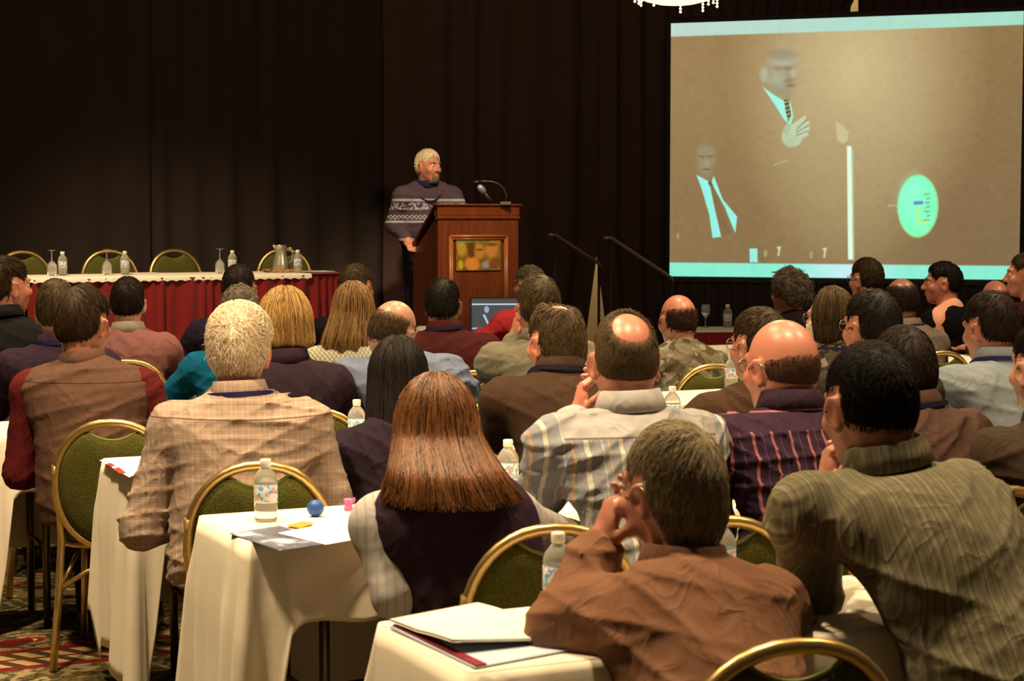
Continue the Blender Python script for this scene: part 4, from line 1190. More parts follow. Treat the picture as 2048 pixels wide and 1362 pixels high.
mb = MB(); mb.lathe([(.010, 0), (.0125, .002), (.012, .012), (.009, .017), (.010, .021), (.0135, .030), (.012, .032), (.004, .028)], 10); mb.build('body', PINK, root)
mb = MB(); mb.tube([(.010, 0, .022), (.019, 0, .027), (.016, 0, .033)], .003, 6); mb.build('arm', PINK, root)

def sheet(name, label, cat, k, pts, m, z=0.0, th=.0012, curl=0.0, group=None):
    """flat paper whose corners are given as photo pixels on the table top"""
    P3 = [on_plane(x, y, TZ + .005 + z) for x, y in pts]; c = sum(P3, Vector()) / len(P3)
    mb = MB(); n = len(P3); N_ = 8
    a, b, d, e = P3
    top = []; bot = []
    for i in range(N_ + 1):
        for j in range(N_ + 1):
            q = (a*(1-i/N_) + b*(i/N_))*(1-j/N_) + (e*(1-i/N_) + d*(i/N_))*(j/N_) - c
            q.z += curl*((i/N_ - .5)**2 + .4*(j/N_ - .5)**2)*4*((i/N_) if curl else 0)
            top.append((q.x, q.y, q.z + th)); bot.append((q.x, q.y, q.z))
    f = []; w = N_ + 1; o2 = w*w
    for i in range(N_):
        for j in range(N_):
            q = i*w + j; f.append((q, q+w, q+w+1, q+1)); f.append((o2+q, o2+q+1, o2+q+w+1, o2+q+w))
    edge = [i*w for i in range(w)] + [(w-1)*w + j for j in range(1, w)] + [i*w + w-1 for i in range(w-2, -1, -1)] + [j for j in range(w-2, 0, -1)]
    for i in range(len(edge)):
        q, r_ = edge[i], edge[(i+1) % len(edge)]; f.append((q, r_, o2+r_, o2+q))
    mb.add(top + bot, f, False)
    o = mb.build(name, m, None, c)
    return tag(o, label, cat, group)
def leaflet_mat():
    t = NT('glossy_leaflet'); n = t.noise(9, 3); n2 = t.noise(22, 3)
    c = t.ramp(n, [(0, P(60, 58, 56)), (.42, P(86, 84, 86)), (.55, P(120, 116, 112)), (.64, P(236, 220, 196)), (1, P(140, 130, 116))])
    c = t.mix(t.math('GREATER_THAN', n2, .66), c, P(196, 130, 40))
    return t.fin(c, .25, .5)
sheet('leaflet', 'glossy grey photo leaflet on the table with the blue ball', 'leaflet', 2, [(458, 1067), (560, 1102), (668, 1086), (560, 1052)], leaflet_mat())
sheet('paper_sheet', 'white paper sheet overlapping the grey leaflet', 'paper', 2, [(556, 1067), (652, 1090), (775, 1068), (690, 1040)], PAPER, .002)
sheet('leaflet', 'small orange leaflet beside the blue ball', 'leaflet', 2, [(572, 1052), (600, 1057), (628, 1047), (605, 1043)], mat('orange_print', P(220, 110, 30, .8), .5, var=(60, .5)), .0035)
CARD = mat('pale_print', P(220, 215, 205), .6, var=(70, .35))
sheet('name_card', 'small printed card behind the long-haired woman in the purple vest', 'card', 2, [(722, 1017), (745, 1020), (762, 1013), (740, 1008)], CARD)
REDP = mat('red_print', P(170, 50, 34), .6, var=(50, .4))
sheet('handout', 'white handout at the left end of the tablecloth beside the man in tan plaid', 'paper', 3, [(199, 921), (258, 955), (300, 938), (262, 915)], PAPER, 0)
sheet('name_tag', 'small dark red tag on the handout beside the man in tan plaid', 'tag', 3, [(225, 938), (240, 948), (252, 946), (238, 935)], REDP, .0016)
sheet('name_tag', 'small red scrap near the corner of the handout beside the man in tan plaid', 'tag', 3, [(212, 929), (222, 934), (230, 931), (220, 926)], REDP, .0016)
sheet('handout', 'white handout lying right of the man in the tan plaid shirt', 'paper', 3, [(668, 893), (672, 905), (726, 902), (722, 886)], PAPER)
sheet('handout', 'white handout in front of the man in the brown vest', 'paper', 4, [(20, 808), (60, 826), (96, 822), (48, 803)], PAPER)
sheet('handout', 'stack of white paper in front of the woman with long light hair', 'paper', 5, [(322, 716), (326, 734), (366, 728), (360, 712)], PAPER, .0)
sheet('handout', 'white handout with a red card, right of the man in the light blue shirt', 'paper', 4, [(945, 770), (960, 790), (1016, 784), (1000, 763)], PAPER)
sheet('badge', 'red card lying on the handout right of the man in the light blue shirt', 'card', 4, [(948, 770), (955, 778), (974, 775), (965, 767)], mat('crimson_card', P(170, 16, 40), .6), .0016)
sheet('notebook', 'closed notebook at the right in front of the bald man', 'notebook', 5, [(1896, 678), (1900, 690), (1960, 690), (1950, 678)], mat('grey_notebook', P(120, 100, 70), .7), .01, .012)
sheet('handout', 'white paper on the near table between the rust shirt and the olive shirt', 'paper', 1, [(1612, 1214), (1640, 1256), (1730, 1236), (1694, 1186)], PAPER)

# open notebook with a red-edged cover on the nearest table
nb = tag(empty('open_notebook', on_plane(925, 1285, TZ + .006), ROW - .06), 'open ring notebook with white pages and a red cover edge', 'notebook')
inv = Matrix.Rotation(-(ROW - .06), 3, 'Z')
def nbp(x, y, z=0.0): q = inv @ (on_plane(x, y, TZ + .006) - nb.location); return Vector((q.x, q.y, z))
c4 = [nbp(779, 1256), nbp(950, 1338), nbp(1140, 1302), nbp(965, 1226)]
def quad_slab(c, z0, z1, bend=None, n=12):
    mb = MB(); top = []; bot = []
    for i in range(n + 1):
        for j in range(n + 1):
            q = (c[0]*(1-i/n) + c[1]*(i/n))*(1-j/n) + (c[3]*(1-i/n) + c[2]*(i/n))*(j/n)
            h = bend(i/n, j/n) if bend else 0
            top.append((q.x, q.y, z1 + h)); bot.append((q.x, q.y, z0 + (h if bend else 0)))
    w = n + 1; f = []; o2 = w*w
    for i in range(n):
        for j in range(n):
            q = i*w + j; f.append((q, q+w, q+w+1, q+1)); f.append((o2+q, o2+q+1, o2+q+w+1, o2+q+w))
    edge = [i*w for i in range(w)] + [(w-1)*w + j for j in range(1, w)] + [i*w + w-1 for i in range(w-2, -1, -1)] + [j for j in range(w-2, 0, -1)]
    for i in range(len(edge)):
        q, r_ = edge[i], edge[(i+1) % len(edge)]; f.append((q, r_, o2+r_, o2+q))
    return mb.add(top + bot, f, True)
quad_slab(c4, 0, .003).build('back_cover', mat('pale_cover', P(226, 210, 180), .6), nb)
quad_slab([c4[0]*.97 + c4[3]*.03, c4[1]*.985 + c4[2]*.015, c4[1]*.88 + c4[2]*.12, c4[0]*.90 + c4[3]*.10], .003, .006).build('red_edge', mat('red_cover', P(150, 30, 34), .5), nb)
pc = [nbp(779, 1252), nbp(905, 1312), nbp(1120, 1288), nbp(955, 1218)]
quad_slab(pc, .004, .010, lambda i, j: .012*math.sin(math.pi*i)*(.4 + j*.3) + .030*max(0, i - .45)*max(0, 1 - j*1.1) + .004).build('pages', PAPER, nb)
sheet('paper_sheet', 'loose white sheet behind the open notebook', 'paper', 1, [(990, 1228), (1050, 1262), (1120, 1248), (1070, 1214)], PAPER, 0)
pa, pb = on_plane(1066, 1226, TZ + .012), on_plane(1100, 1246, TZ + .012)
pen = tag(empty('ballpoint_pen', pa), 'dark ballpoint pen lying behind the open notebook', 'pen')
mb = MB(); mb.tube([Vector(), (pb - pa)*.8], .0045, 8); mb.build('barrel', mat('dark_plastic', (.02, .018, .016), .35), pen)
mb = MB(); mb.tube([(pb - pa)*.8, (pb - pa)], [.0042, .0008], 8); mb.build('tip', mat('steel', (.5, .48, .45), .3, .5, .9), pen)
# ------------------------------------------------------------------ lectern
def wood_mat(name, a, b):
    t = NT(name); p = t.obj()
    mp = t.node('ShaderNodeMapping', {'Vector': p, 'Scale': (14.0, 14.0, 1.2)}).outputs[0]
    n = t.noise(2.2, 5, mp, .6)
    t.bump(n, .08, .002)
    return t.fin(t.ramp(n, [(0, a), (.45, tuple((x+y)/2 for x, y in zip(a, b))), (1, b)]), .32, .45)
WOOD = wood_mat('mahogany', P(56, 20, 7, 1.2), P(140, 60, 22, 1.2)); WOOD2 = wood_mat('mahogany_dark', P(46, 15, 7, 1.2), P(100, 40, 16, 1.2))
lec = tag(empty('lectern', st(0, 0, STZ), ROW + .03), 'mahogany lectern with framed front panel and picture, on the stage', 'lectern')
W, D = .335, .46
def prof(mb, x0, x1, pts):
    n = len(pts); mb.add([(x0, y, z) for y, z in pts] + [(x1, y, z) for y, z in pts], [tuple(range(n)), tuple(range(2*n-1, n-1, -1))] + [(i, i+n, (i+1) % n + n, (i+1) % n) for i in range(n)])
    return mb
for s in (-1, 1):
    prof(MB(), s*W - (.02 if s > 0 else 0), s*W + (.02 if s < 0 else 0), [(.01, .05), (.01, 1.13), (.05, 1.13), (D, .87), (D, .05)]).build('side_panel', WOOD2, lec)
mb = MB(); mb.box((-W + .02, .012, .05), (W - .02, .035, 1.13)); mb.build('front_board', WOOD, lec)
for x0, x1, z0, z1 in ((-W + .001, -W + .10, .10, 1.13), (W - .10, W - .001, .10, 1.13), (-W + .10, W - .10, 1.0, 1.13), (-W + .10, W - .10, .10, .20)):
    mb = MB(); mb.box((x0, -.006, z0), (x1, .014, z1), .003); mb.build('front_stile', WOOD, lec)
for (a, b) in (((-W + .10, 1.0), (W - .10, 1.0)), ((W - .10, 1.0), (W - .10, .2)), ((W - .10, .2), (-W + .10, .2)), ((-W + .10, .2), (-W + .10, 1.0))):
    mb = MB()
    for o_, rr in ((0, .011), (.02, .006)):
        ax = [(a[0]*(1 - o_/.3), -.006, .6 + (a[1]-.6)*(1 - o_/.4)), (b[0]*(1 - o_/.3), -.006, .6 + (b[1]-.6)*(1 - o_/.4))]
        mb.tube(ax, rr, 8)
    mb.build('panel_moulding', mat('moulding_wood', P(160, 84, 32, 1.2), .3, .5), lec)
mb = MB(); mb.box((-W - .012, -.022, 1.125), (W + .012, .03, 1.15), .008); mb.build('cornice', WOOD, lec)
mb = MB(); mb.box((-W - .006, -.014, 1.15), (W + .006, .06, 1.225), .004); mb.build('top_rail', WOOD, lec)
mb = MB(); mb.box((-W - .022, -.03, 1.225), (W + .022, .085, 1.242), .006); mb.build('top_ledge', WOOD, lec)
prof(MB(), -W - .01, W + .01, [(.06, 1.20), (.06, 1.225), (D + .03, .92), (D + .03, .89)]).build('reading_desk', WOOD2, lec)
mb = MB(); mb.box((-W - .03, -.03, 0), (W + .03, D + .03, .06), .01); mb.build('plinth', WOOD2, lec)
def poster():
    nu, nv = 72, 46; u = np.linspace(0, 1, nu)[None]; v = np.linspace(0, 1, nv)[:, None]
    C = np.zeros((nv, nu, 3)) + np.array([128, 84, 30.]) + (np.sin(u*14 + v*5)*np.sin(v*11))[..., None]*np.array([18, 14, 6.])
    for cx, cy, rx, ry, col in ((.12, .30, .10, .26, (168, 126, 44)), (.34, .34, .09, .30, (84, 54, 22)), (.34, .62, .03, .05, (30, 26, 20)), (.52, .42, .12, .26, (176, 110, 40)), (.80, .34, .15, .28, (186, 112, 44)),
        (.80, .20, .14, .06, (112, 64, 24)), (.36, .80, .17, .22, (206, 116, 46)), (.10, .82, .06, .16, (176, 150, 30)), (.66, .84, .09, .12, (134, 124, 120)), (.86, .80, .12, .18, (120, 64, 28)), (.52, .36, .10, .03, (96, 56, 24)), (.22, .08, .2, .07, (120, 104, 50)), (.62, .12, .16, .08, (110, 92, 36))):
        d = np.sqrt(((u-cx)/rx)**2 + ((v-cy)/ry)**2); m = np.clip((1.15 - d)/.4, 0, 1)[..., None]*.9; C = C*(1-m) + np.array(col, float)*m
    L = (np.clip(C, 0, 255)/255)**2.2 / (np.array(LC)*.95)
    V = np.zeros((nv, nu, 3)); V[..., 0] = (-.185 + .37*u) + 0*v; V[..., 2] = .985 - .24*v + 0*u; V[..., 1] = -.0005
    i = np.arange(nv-1)[:, None]*nu + np.arange(nu-1)[None]; Q = np.stack([i, i+nu, i+nu+1, i+1], -1).reshape(-1, 4)
    me = mesh_np('picture', V.reshape(-1, 3), Q, attr={'picture': np.concatenate([np.clip(L, 0, 1).reshape(-1, 3), np.ones((nu*nv, 1))], 1)})
    t = NT('lectern_picture'); a = t.node('ShaderNodeAttribute', attribute_name='picture'); t.fin(a.outputs['Color'], .25, .5); me.materials.append(t.m)
    o = link('picture', me, lec); tag(o, 'orange and yellow picture on the lectern front')
    mb = MB(); mb.box((-.19, .0, .74), (.19, .012, .99), .002); mb.build('picture_board', mat('picture_board', P(90, 50, 20)), lec)
poster()
# microphone and gooseneck lamp standing on the lectern
def stl(px, py, Y): return at(px, py, Y)
a, b = stl(961, 376, 13.86), stl(986, 407, 13.95)
mic = tag(empty('microphone', b), 'silver ball-headed microphone on the lectern top', 'microphone')
a0 = a - b
mb = MB(); mb.tube([a0*.72, Vector((0, 0, -.0))], [.013, .010], 10); mb.build('handle', mat('mic_body', (.10, .10, .09), .35, .5, .6), mic)
mb = MB(); mb.tube([a0*.70, a0*.76, a0*.9, a0*1.02, a0*1.12, a0*1.17], [.016, .024, .027, .026, .018, .004], 14); mb.build('grille', mat('mic_grille', P(190, 180, 150), .4, .5, .6, bump=(600, .6, .002)), mic)
mb = MB(); mb.tube([Vector((0, 0, 0)), Vector((.02, 0, -.02)), Vector((.03, .02, -.03))], .008, 8); mb.build('clip', DARKMETAL, mic)
base = stl(1010, 407, 13.95)
gl = tag(empty('gooseneck_lamp', base), 'slim black gooseneck reading lamp arching over the lectern', 'lamp')
pts = [stl(x, y, 13.95) - base for x, y in ((1010, 405), (1013, 392), (1008, 378), (998, 368), (984, 363), (966, 362), (952, 364))]
mb = MB(); mb.tube(pts, .0058, 8); mb.build('gooseneck', mat('black_gloss', (.02, .02, .018), .3, .5), gl)
mb = MB(); mb.tube([pts[-1] + Vector((.03, 0, .004)), pts[-1], pts[-1] + Vector((-.012, 0, -.008))], [.008, .012, .010], 8); mb.build('lamp_head', mat('black_gloss', (.02, .02, .018)), gl)
mb = MB(); mb.box((-.035, -.02, -.012), (.045, .03, .014), .004); mb.build('base', mat('grey_base', P(120, 96, 60), .5), gl)

# ------------------------------------------------------------------ panel table with red skirt
PT = on_plane(52, 556, STZ + .74); PT.z = STZ; PYAW = math.radians(30); PL, PD = 2.34, .62
pt = tag(empty('panel_table', PT, PYAW), 'long panel table on the stage with red pleated skirt', 'table')
mb = MB(); mb.box((0.01, .01, .705), (PL - .01, PD - .01, .735), .004); mb.build('tabletop', PLYWOOD, pt)
for x in (.2, PL - .2):
    for y in (.1, PD - .1):
        mb = MB(); mb.tube([(x, y, 0), (x, y, .71)], .016, 8); mb.build('leg', LEGMETAL, pt)
red = NT('red_satin'); red.bump(red.noise(200, 2), .1, .002); red.fin(P(122, 10, 8, .9), .5, .35, sheen=.3)
def pleats(x0, y0, x1, y1, n, nx, ny, m, name):
    mb = MB(); rings = []
    for z, am in ((.02, 1.3), (.25, 1.1), (.5, .9), (.68, .75), (.728, .6)):
        ring = []
        for i in range(n*6 + 1):
            f = i/(n*6); w = (.014 + .012*am*math.sin(i/6*2*math.pi + 2.6*math.sin(f*19 + z*1.2) + 1.5*math.sin(f*47)) + .010*am*math.sin(f*53 + 1.5*math.sin(f*31)))
            ring.append((x0 + (x1-x0)*f + nx*w, y0 + (y1-y0)*f + ny*w, z))
        rings.append(ring)
    mb.loft(rings, closed=False); return mb.build(name, m, pt)
pleats(0, 0, PL, 0, 30, 0, -1, red.m, 'skirt_panel'); pleats(PL, 0, PL, PD, 12, 1, 0, red.m, 'skirt_panel'); pleats(0, PD, 0, 0, 12, -1, 0, red.m, 'skirt_panel')
SW = PL*.875
mb = MB(); rings = []
for q in range(5):
    ring = []
    for i in range(161):
        x = -.012 + (SW + .012)*i/160
        y = (-.028, -.026, -.02, .02, PD + .02)[q]; z = (.700 + .010*abs(math.sin(i*.62)), .715, .738, .7405, .7405)[q]
        ring.append((x, y, z))
    rings.append(ring)
mb.loft(rings, closed=False); c = mb.build('white_cloth', mat('stage_linen', (.78, .74, .66), .85, bump=(40, .1)), pt)
mb = MB(); mb.box((SW, -.026, .732), (PL + .03, PD + .02, .739), .003); mb.build('red_top_cloth', red.m, pt)
def on_pt(px, py): return on_plane(px, py, STZ + .7425)
GS = 'small water bottles on the panel table'
bottle(on_pt(125.5, 551), 'water bottle on the panel table, leftmost beside an upturned glass', GS, 1.0, 1)
bottle(on_pt(250, 549), 'water bottle on the panel table, second from the left', GS, 1.0, 2)
bottle(on_pt(465, 547), 'water bottle on the panel table, third from the left behind a dark-haired head', GS, 1.0, 3)
bottle(on_pt(596, 545), 'water bottle on the panel table right of the metal pitcher', GS, 1.0, 4)
def make_goblet(upside):
    root = empty('water_goblet'); P_ = [(.028, 0.0), (.0285, .001), (.006, .004), (.0038, .010), (.0035, .062), (.006, .070), (.018, .080), (.030, .098), (.0335, .118), (.031, .150), (.0285, .168)]
    inner = [(.0272, .168), (.0295, .150), (.0318, .118), (.028, .099), (.015, .083), (.001, .080)]
    pr = P_ + inner
    bowl = [q for q in pr if q[1] >= .066]; foot = P_[:6]
    f = (lambda q: (q[0], .168 - q[1])) if upside else (lambda q: q)
    mb = MB(); mb.lathe([f(q) for q in bowl], 20); mb.build('bowl', GLASS, root)
    mb = MB(); mb.lathe([f(q) for q in foot], 20); mb.build('stem', GLASS, root)
    if not upside:
        mb = MB(); mb.lathe([(.002, .0805), (.0145, .084), (.0272, .0995), (.0310, .118), (.0302, .135), (.001, .135)], 18); mb.build('water', clear_mat('water', (.95, .96, .95), 1.33, .0), root)
    return root
for i, (x, y, l) in enumerate(((104, 551.5, 'upturned stemmed glass at the left end of the panel table'), (214, 549.5, 'upturned stemmed glass in front of the second panel chair'), (440, 547, 'upturned stemmed glass left of the third bottle on the panel table'))):
    g = make_goblet(True); g.location = on_pt(x, y); tag(g, l, 'glass', 'upturned glasses on the panel table'); g.scale = (1.05, 1.05, 1.05)
# pitcher on a gold napkin
pp = on_pt(562, 544)
nk = tag(empty('napkin', pp - Vector((0, 0, .0))), 'crumpled gold napkin under the metal pitcher', 'napkin')
mb = MB(); rings = []
for f_, z in ((.02, .004), (.5, .004), (.8, .012), (1.0, .004), (1.0, 0)):
    rings.append([(f_*(.12 + .03*math.sin(j*1.9))*math.cos(2*math.pi*j/36), f_*(.10 + .025*math.sin(j*2.3))*math.sin(2*math.pi*j/36), z + (.014*abs(math.sin(j*1.3)) if f_ > .6 and z > .001 else 0)) for j in range(36)])
mb.loft(rings, True, True); mb.build('cloth', mat('gold_cloth', P(190, 130, 50), .7), nk)
pit = tag(empty('pitcher', pp + Vector((0, 0, .006))), 'shiny metal water pitcher on a gold napkin', 'pitcher')
STEEL = mat('polished_steel', (.62, .58, .50), .28, .5, .75)
mb = MB(); mb.lathe([(.045, 0), (.062, .003), (.064, .02), (.058, .06), (.046, .11), (.041, .15), (.042, .185), (.046, .19), (.043, .188), (.038, .15), (.040, .1), (.01, .02)], 24); mb.build('body', STEEL, pit)
mb = MB(); mb.tube([(.042, 0, .165), (.075, 0, .17), (.088, 0, .13), (.082, 0, .08), (.058, 0, .055)], .006, 8); mb.build('handle', STEEL, pit)
mb = MB(); mb.tube([(-.036, 0, .172), (-.058, 0, .190)], [.016, .008], 8); mb.build('spout', STEEL, pit)
def panel_sheet(px, py, w, d, rz, label):
    q = on_pt(px, py); mb = MB(); mb.box((-w/2, -d/2, 0), (w/2, d/2, .003), .0008)
    return tag(mb.build('paper_sheet', PAPER, None, q, (0, 0, rz)), label, 'paper')
panel_sheet(285, 546.5, .22, .15, .6, 'papers lying on the panel table in front of the third chair')
panel_sheet(630, 543, .24, .2, .5, 'white papers at the red end of the panel table')
for i, (x, ytop, lbl) in enumerate(((75, 506, 'olive banquet chair at the left end behind the panel table'), (234, 503, 'olive banquet chair behind the panel table, second from the left'), (377, 503, 'olive banquet chair behind the panel table, third from the left'), (575, 501, 'olive banquet chair behind the pitcher on the panel table'))):
    # behind the table, facing the audience
    f = (x - 52) / (690 - 52.0); q = PT + Vector((math.cos(PYAW), math.sin(PYAW), 0)) * (f*PL + .18) + Vector((-math.sin(PYAW), math.cos(PYAW), 0)) * (PD + .30)
    r_ = (x - 1024)/FPX; q.x = r_*q.y; q.z = STZ
    chair(q, PYAW + math.pi + (.12, -.1, .05, -.3)[i], lbl, 'gold framed chairs on the stage').scale = (1.04, 1.04, 1.05)

# ------------------------------------------------------------------ side table with red cloth, glass and bottle
rt = on_plane(1394, 662, .74); rt.z = 0
sd = tag(empty('side_table', rt, ROW - .3), 'small side table with red cloth below the screen', 'table')
mb = MB(); mb.box((0, 0, .715), (.9, .5, .74), .006); mb.build('tabletop', mat('white_top', (.7, .64, .54), .8), sd)
mb = MB(); rings = []
for z, am in ((.02, 1.2), (.4, 1), (.73, .5)):
    ring = [(.9*i/90, -.012 + .010*am*math.sin(i*1.15), z) for i in range(91)] + [(.912 + .01*am*math.sin(i*1.2), .5*i/40, z) for i in range(41)]
    rings.append(list(reversed([(-.012 + .01*am*math.sin(i*1.2), .5*i/40, z) for i in range(1, 41)][::-1]))[::-1] + ring)
mb.loft(rings, closed=False); mb.build('skirt', red.m, sd)
for x in (.06, .84):
    for y in (.06, .44):
        mb = MB(); mb.tube([(x, y, 0), (x, y, .715)], .014, 8); mb.build('leg', LEGMETAL, sd)
g = make_goblet(False); g.location = on_plane(1411, 655, .742); tag(g, 'stemmed glass of water on the red side table', 'glass')
bottle(on_plane(1455, 656, .742), 'small water bottle on the red side table', 'bottle on the side table', 1.05, 1)

# ------------------------------------------------------------------ laptop at the front row, cup and bottle
lp = at(990, 655, 12.5); lp.z = .74
tb = tag(empty('operator_table', Vector((lp.x - .58, lp.y - .1, 0)), .12), 'small table carrying the open laptop in front of the lectern', 'table')
mb = MB(); mb.box((0, -.2, .71), (1.1, .35, .735), .005); mb.build('tabletop', LINEN, tb)
for x in (.08, 1.02):
    for y in (-.13, .28):
        mb = MB(); mb.tube([(x, y, 0), (x, y, .71)], .014, 8); mb.build('leg', LEGMETAL, tb)
lap = tag(empty('laptop', Vector((lp.x, lp.y, .737)), .05), 'open laptop showing the slide, in front of the lectern', 'laptop')
dk = mat('laptop_grey', P(70, 62, 50), .5)
mb = MB(); mb.box((-.17, -.24, 0), (.17, .0, .022), .004); mb.build('base', dk, lap)
mb = MB(); mb.box((-.15, -.15, .0225), (.15, -.03, .0245), .001); mb.build('keyboard', mat('laptop_keys', (.02, .02, .02), .6), lap)
scr = MB(); scr.box((-.17, 0, 0), (.17, .012, .25), .004); so = scr.build('screen', dk, lap, (0, .0, .02), (math.radians(-14), 0, 0))
def lap_pic():
    t = NT('laptop_display'); x, y, z = t.xyz()
    g = lambda v, a, b: t.math('MULTIPLY', t.math('GREATER_THAN', v, a), t.math('LESS_THAN', v, b))
    c = t.mix(g(z, .196, .206), (.06, .065, .07), (.55, .72, .85))
    blob = t.math('LESS_THAN', t.math('ADD', t.math('POWER', t.math('MULTIPLY', t.math('ADD', x, .055), 60.0), 2.0), t.math('POWER', t.math('MULTIPLY', t.math('SUBTRACT', z, .165), 42.0), 2.0)), 1.0)
    c = t.mix(blob, c, (.35, .42, .6))
    tri = t.math('LESS_THAN', t.math('ABSOLUTE', t.math('SUBTRACT', t.math('ADD', x, .075), t.math('MULTIPLY', t.math('SUBTRACT', .13, z), .45))), .008)
    c = t.mix(t.math('MULTIPLY', tri, g(z, .05, .13)), c, (.5, .6, .8))
    c = t.mix(g(z, .03, .04), c, (.4, .6, .7))
    t.fin((.02, .02, .02), .3); t.put(t.b.inputs['Emission Color'], c); t.b.inputs['Emission Strength'].default_value = .9
    return t.m
mb = MB(); mb.box((-.155, -.0015, .015), (.155, -.0005, .238)); mb.build('display', lap_pic(), so)
bottle(on_plane(866, 676, .737), 'small water bottle left of the laptop before the lectern', 'bottle beside the laptop', 1.0, 2)
bw = tag(empty('bread_basket', on_plane(846, 678, .737)), 'low tan basket with a white napkin left of the laptop', 'basket')
mb = MB(); mb.lathe([(.05, 0), (.055, .003), (.07, .04), (.072, .044), (.066, .042), (.05, .01)], 20); mb.build('basket', mat('wicker', P(170, 130, 70), .8, bump=(120, .6)), bw)
mb = MB(); mb.lathe([(.064, .03), (.066, .05), (.056, .075), (.03, .085), (.004, .082)], 16); mb.build('napkin', PAPER, bw)
# ------------------------------------------------------------------ crystal chandelier
chn = tag(empty('chandelier', at(1352, 9, 10.0)), 'crystal chandelier with hanging bead strings at the top edge', 'chandelier')
cg = NT('lit_crystal'); cg.fin((.9, .8, .6), .2, .5); cg.put(cg.b.inputs['Emission Color'], (1.0, .80, .48)); cg.b.inputs['Emission Strength'].default_value = 1.6
mb = MB(); mb.lathe([(.02, .0), (.10, .004), (.165, .02), (.20, .05), (.26, .10), (.30, .18), (.28, .2), (.02, .22)], 28); mb.build('crystal_bowl', cg.m, chn)
mb = MB(); mb.tube([(0, 0, .2), (0, 0, 1.9)], .012, 8); mb.build('rod', GOLD, chn)
bead = MB(); bead.lathe([(.0005, -.008), (.0055, -.005), (.008, 0), (.0055, .005), (.0005, .008)], 8)
bme = bead.mesh('bead'); bme.materials.append(cg.m)
rb = random.Random(4)
for i in range(22):
    a = 2*math.pi*i/22 + rb.uniform(-.1, .1); rr = .19 + .03*(i % 2); n_ = rb.choice((1, 1, 2, 2, 4))
    for j in range(n_): link('bead', bme, chn, (rr*math.cos(a), rr*math.sin(a), .035 - .017*j))
lamp('chandelier_lamp', 'POINT', at(1352, 9, 10.0) + Vector((0, 0, .45)), 170, size=.2)
# ------------------------------------------------------------------ garment cloths
def cloth(name, col, var=(7, .14), bump=(260, .12, .003), rough=.88, sheen=None, spec=.1, wrk=.38, seam=None):
    t = NT(name); f = t.noise(var[0], 4)
    t.wrinkle(bump[0], wrk)
    if seam:
        ln = t.math('LESS_THAN', t.math('ABSOLUTE', t.math('SUBTRACT', t.xyz()[2], seam)), .0016)
        return t.fin(t.mix(ln, t.mix(f, tuple(v*(1 - var[1]) for v in col), tuple(min(1, v*(1 + var[1])) for v in col)), tuple(v*.35 for v in col)), rough, spec)
    return t.fin(t.mix(f, tuple(v*(1 - var[1]) for v in col), tuple(min(1, v*(1 + var[1])) for v in col)), rough, spec, sheen=sheen)
def striped(name, base, stripes, rough=.8, yoke=None, wrk=.36):
    """stripes: (period, width, phase, colour) along the wearer's width"""
    t = NT(name); x, y, z = t.xyz(); w = t.noise(6, 2)
    xx = t.math('ADD', x, t.math('MULTIPLY', t.math('SUBTRACT', w, .5), .012))
    c = t.mix(t.noise(8, 3), tuple(v*.86 for v in base), tuple(min(1, v*1.1) for v in base))
    c0 = c
    for per, wid, ph, col in stripes: c = t.mix(t.stripe(xx, per, wid, ph), c, col)
    if yoke:
        z0, yc, lc, dz = yoke; zz = t.math('ADD', z, t.math('MULTIPLY', y, .10))
        c = t.mix(t.math('MULTIPLY', t.math('GREATER_THAN', zz, z0), t.math('LESS_THAN', t.math('ABSOLUTE', x), .2)), c, yc or c0)
        c = t.mix(t.math('MULTIPLY', t.math('LESS_THAN', t.math('ABSOLUTE', t.math('SUBTRACT', zz, z0 + dz)), .0026), t.math('LESS_THAN', t.math('ABSOLUTE', x), .2)), c, lc)
    t.wrinkle(240, wrk)
    return t.fin(c, rough, .12)
def plaid_mat():
    t = NT('tan_plaid'); x, y, z = t.xyz()
    c = t.mix(t.noise(5, 2), P(168, 124, 84), P(192, 144, 100))
    for cc in (x, z):
        c = t.mix(t.math('MULTIPLY', t.stripe(cc, .016, .003), .38), c, P(214, 172, 122))
        c = t.mix(t.math('MULTIPLY', t.stripe(cc, .048, .003, .3), .38), c, P(132, 88, 58))
    c = t.mix(t.math('LESS_THAN', t.math('ABSOLUTE', t.math('SUBTRACT', z, .955)), .0016), c, P(104, 68, 42))
    t.wrinkle(260, .42)
    return t.fin(c, .8, .15)
def camo_mat(name, a, b, c_, sc=17):
    t = NT(name); n = t.noise(sc, 2); n2 = t.noise(sc*1.5, 2, t.node('ShaderNodeMapping', {'Vector': t.obj(), 'Location': (3.1, 1.7, .4)}).outputs[0])
    c = t.mix(t.math('GREATER_THAN', n, .55), a, b); c = t.mix(t.math('GREATER_THAN', n2, .58), c, c_)
    t.wrinkle(200, .5)
    return t.fin(c, .88, .1)
def knit_mat(name, a, b, sc):
    t = NT(name); x, y, z = t.xyz()
    k = t.math('MULTIPLY', t.math('SINE', t.math('MULTIPLY', x, sc)), t.math('SINE', t.math('MULTIPLY', z, sc*.7)))
    c = t.mix(t.math('MULTIPLY_ADD', k, .5, .5), a, b); t.bump(k, .5, .006)
    return t.fin(c, .9, .1)
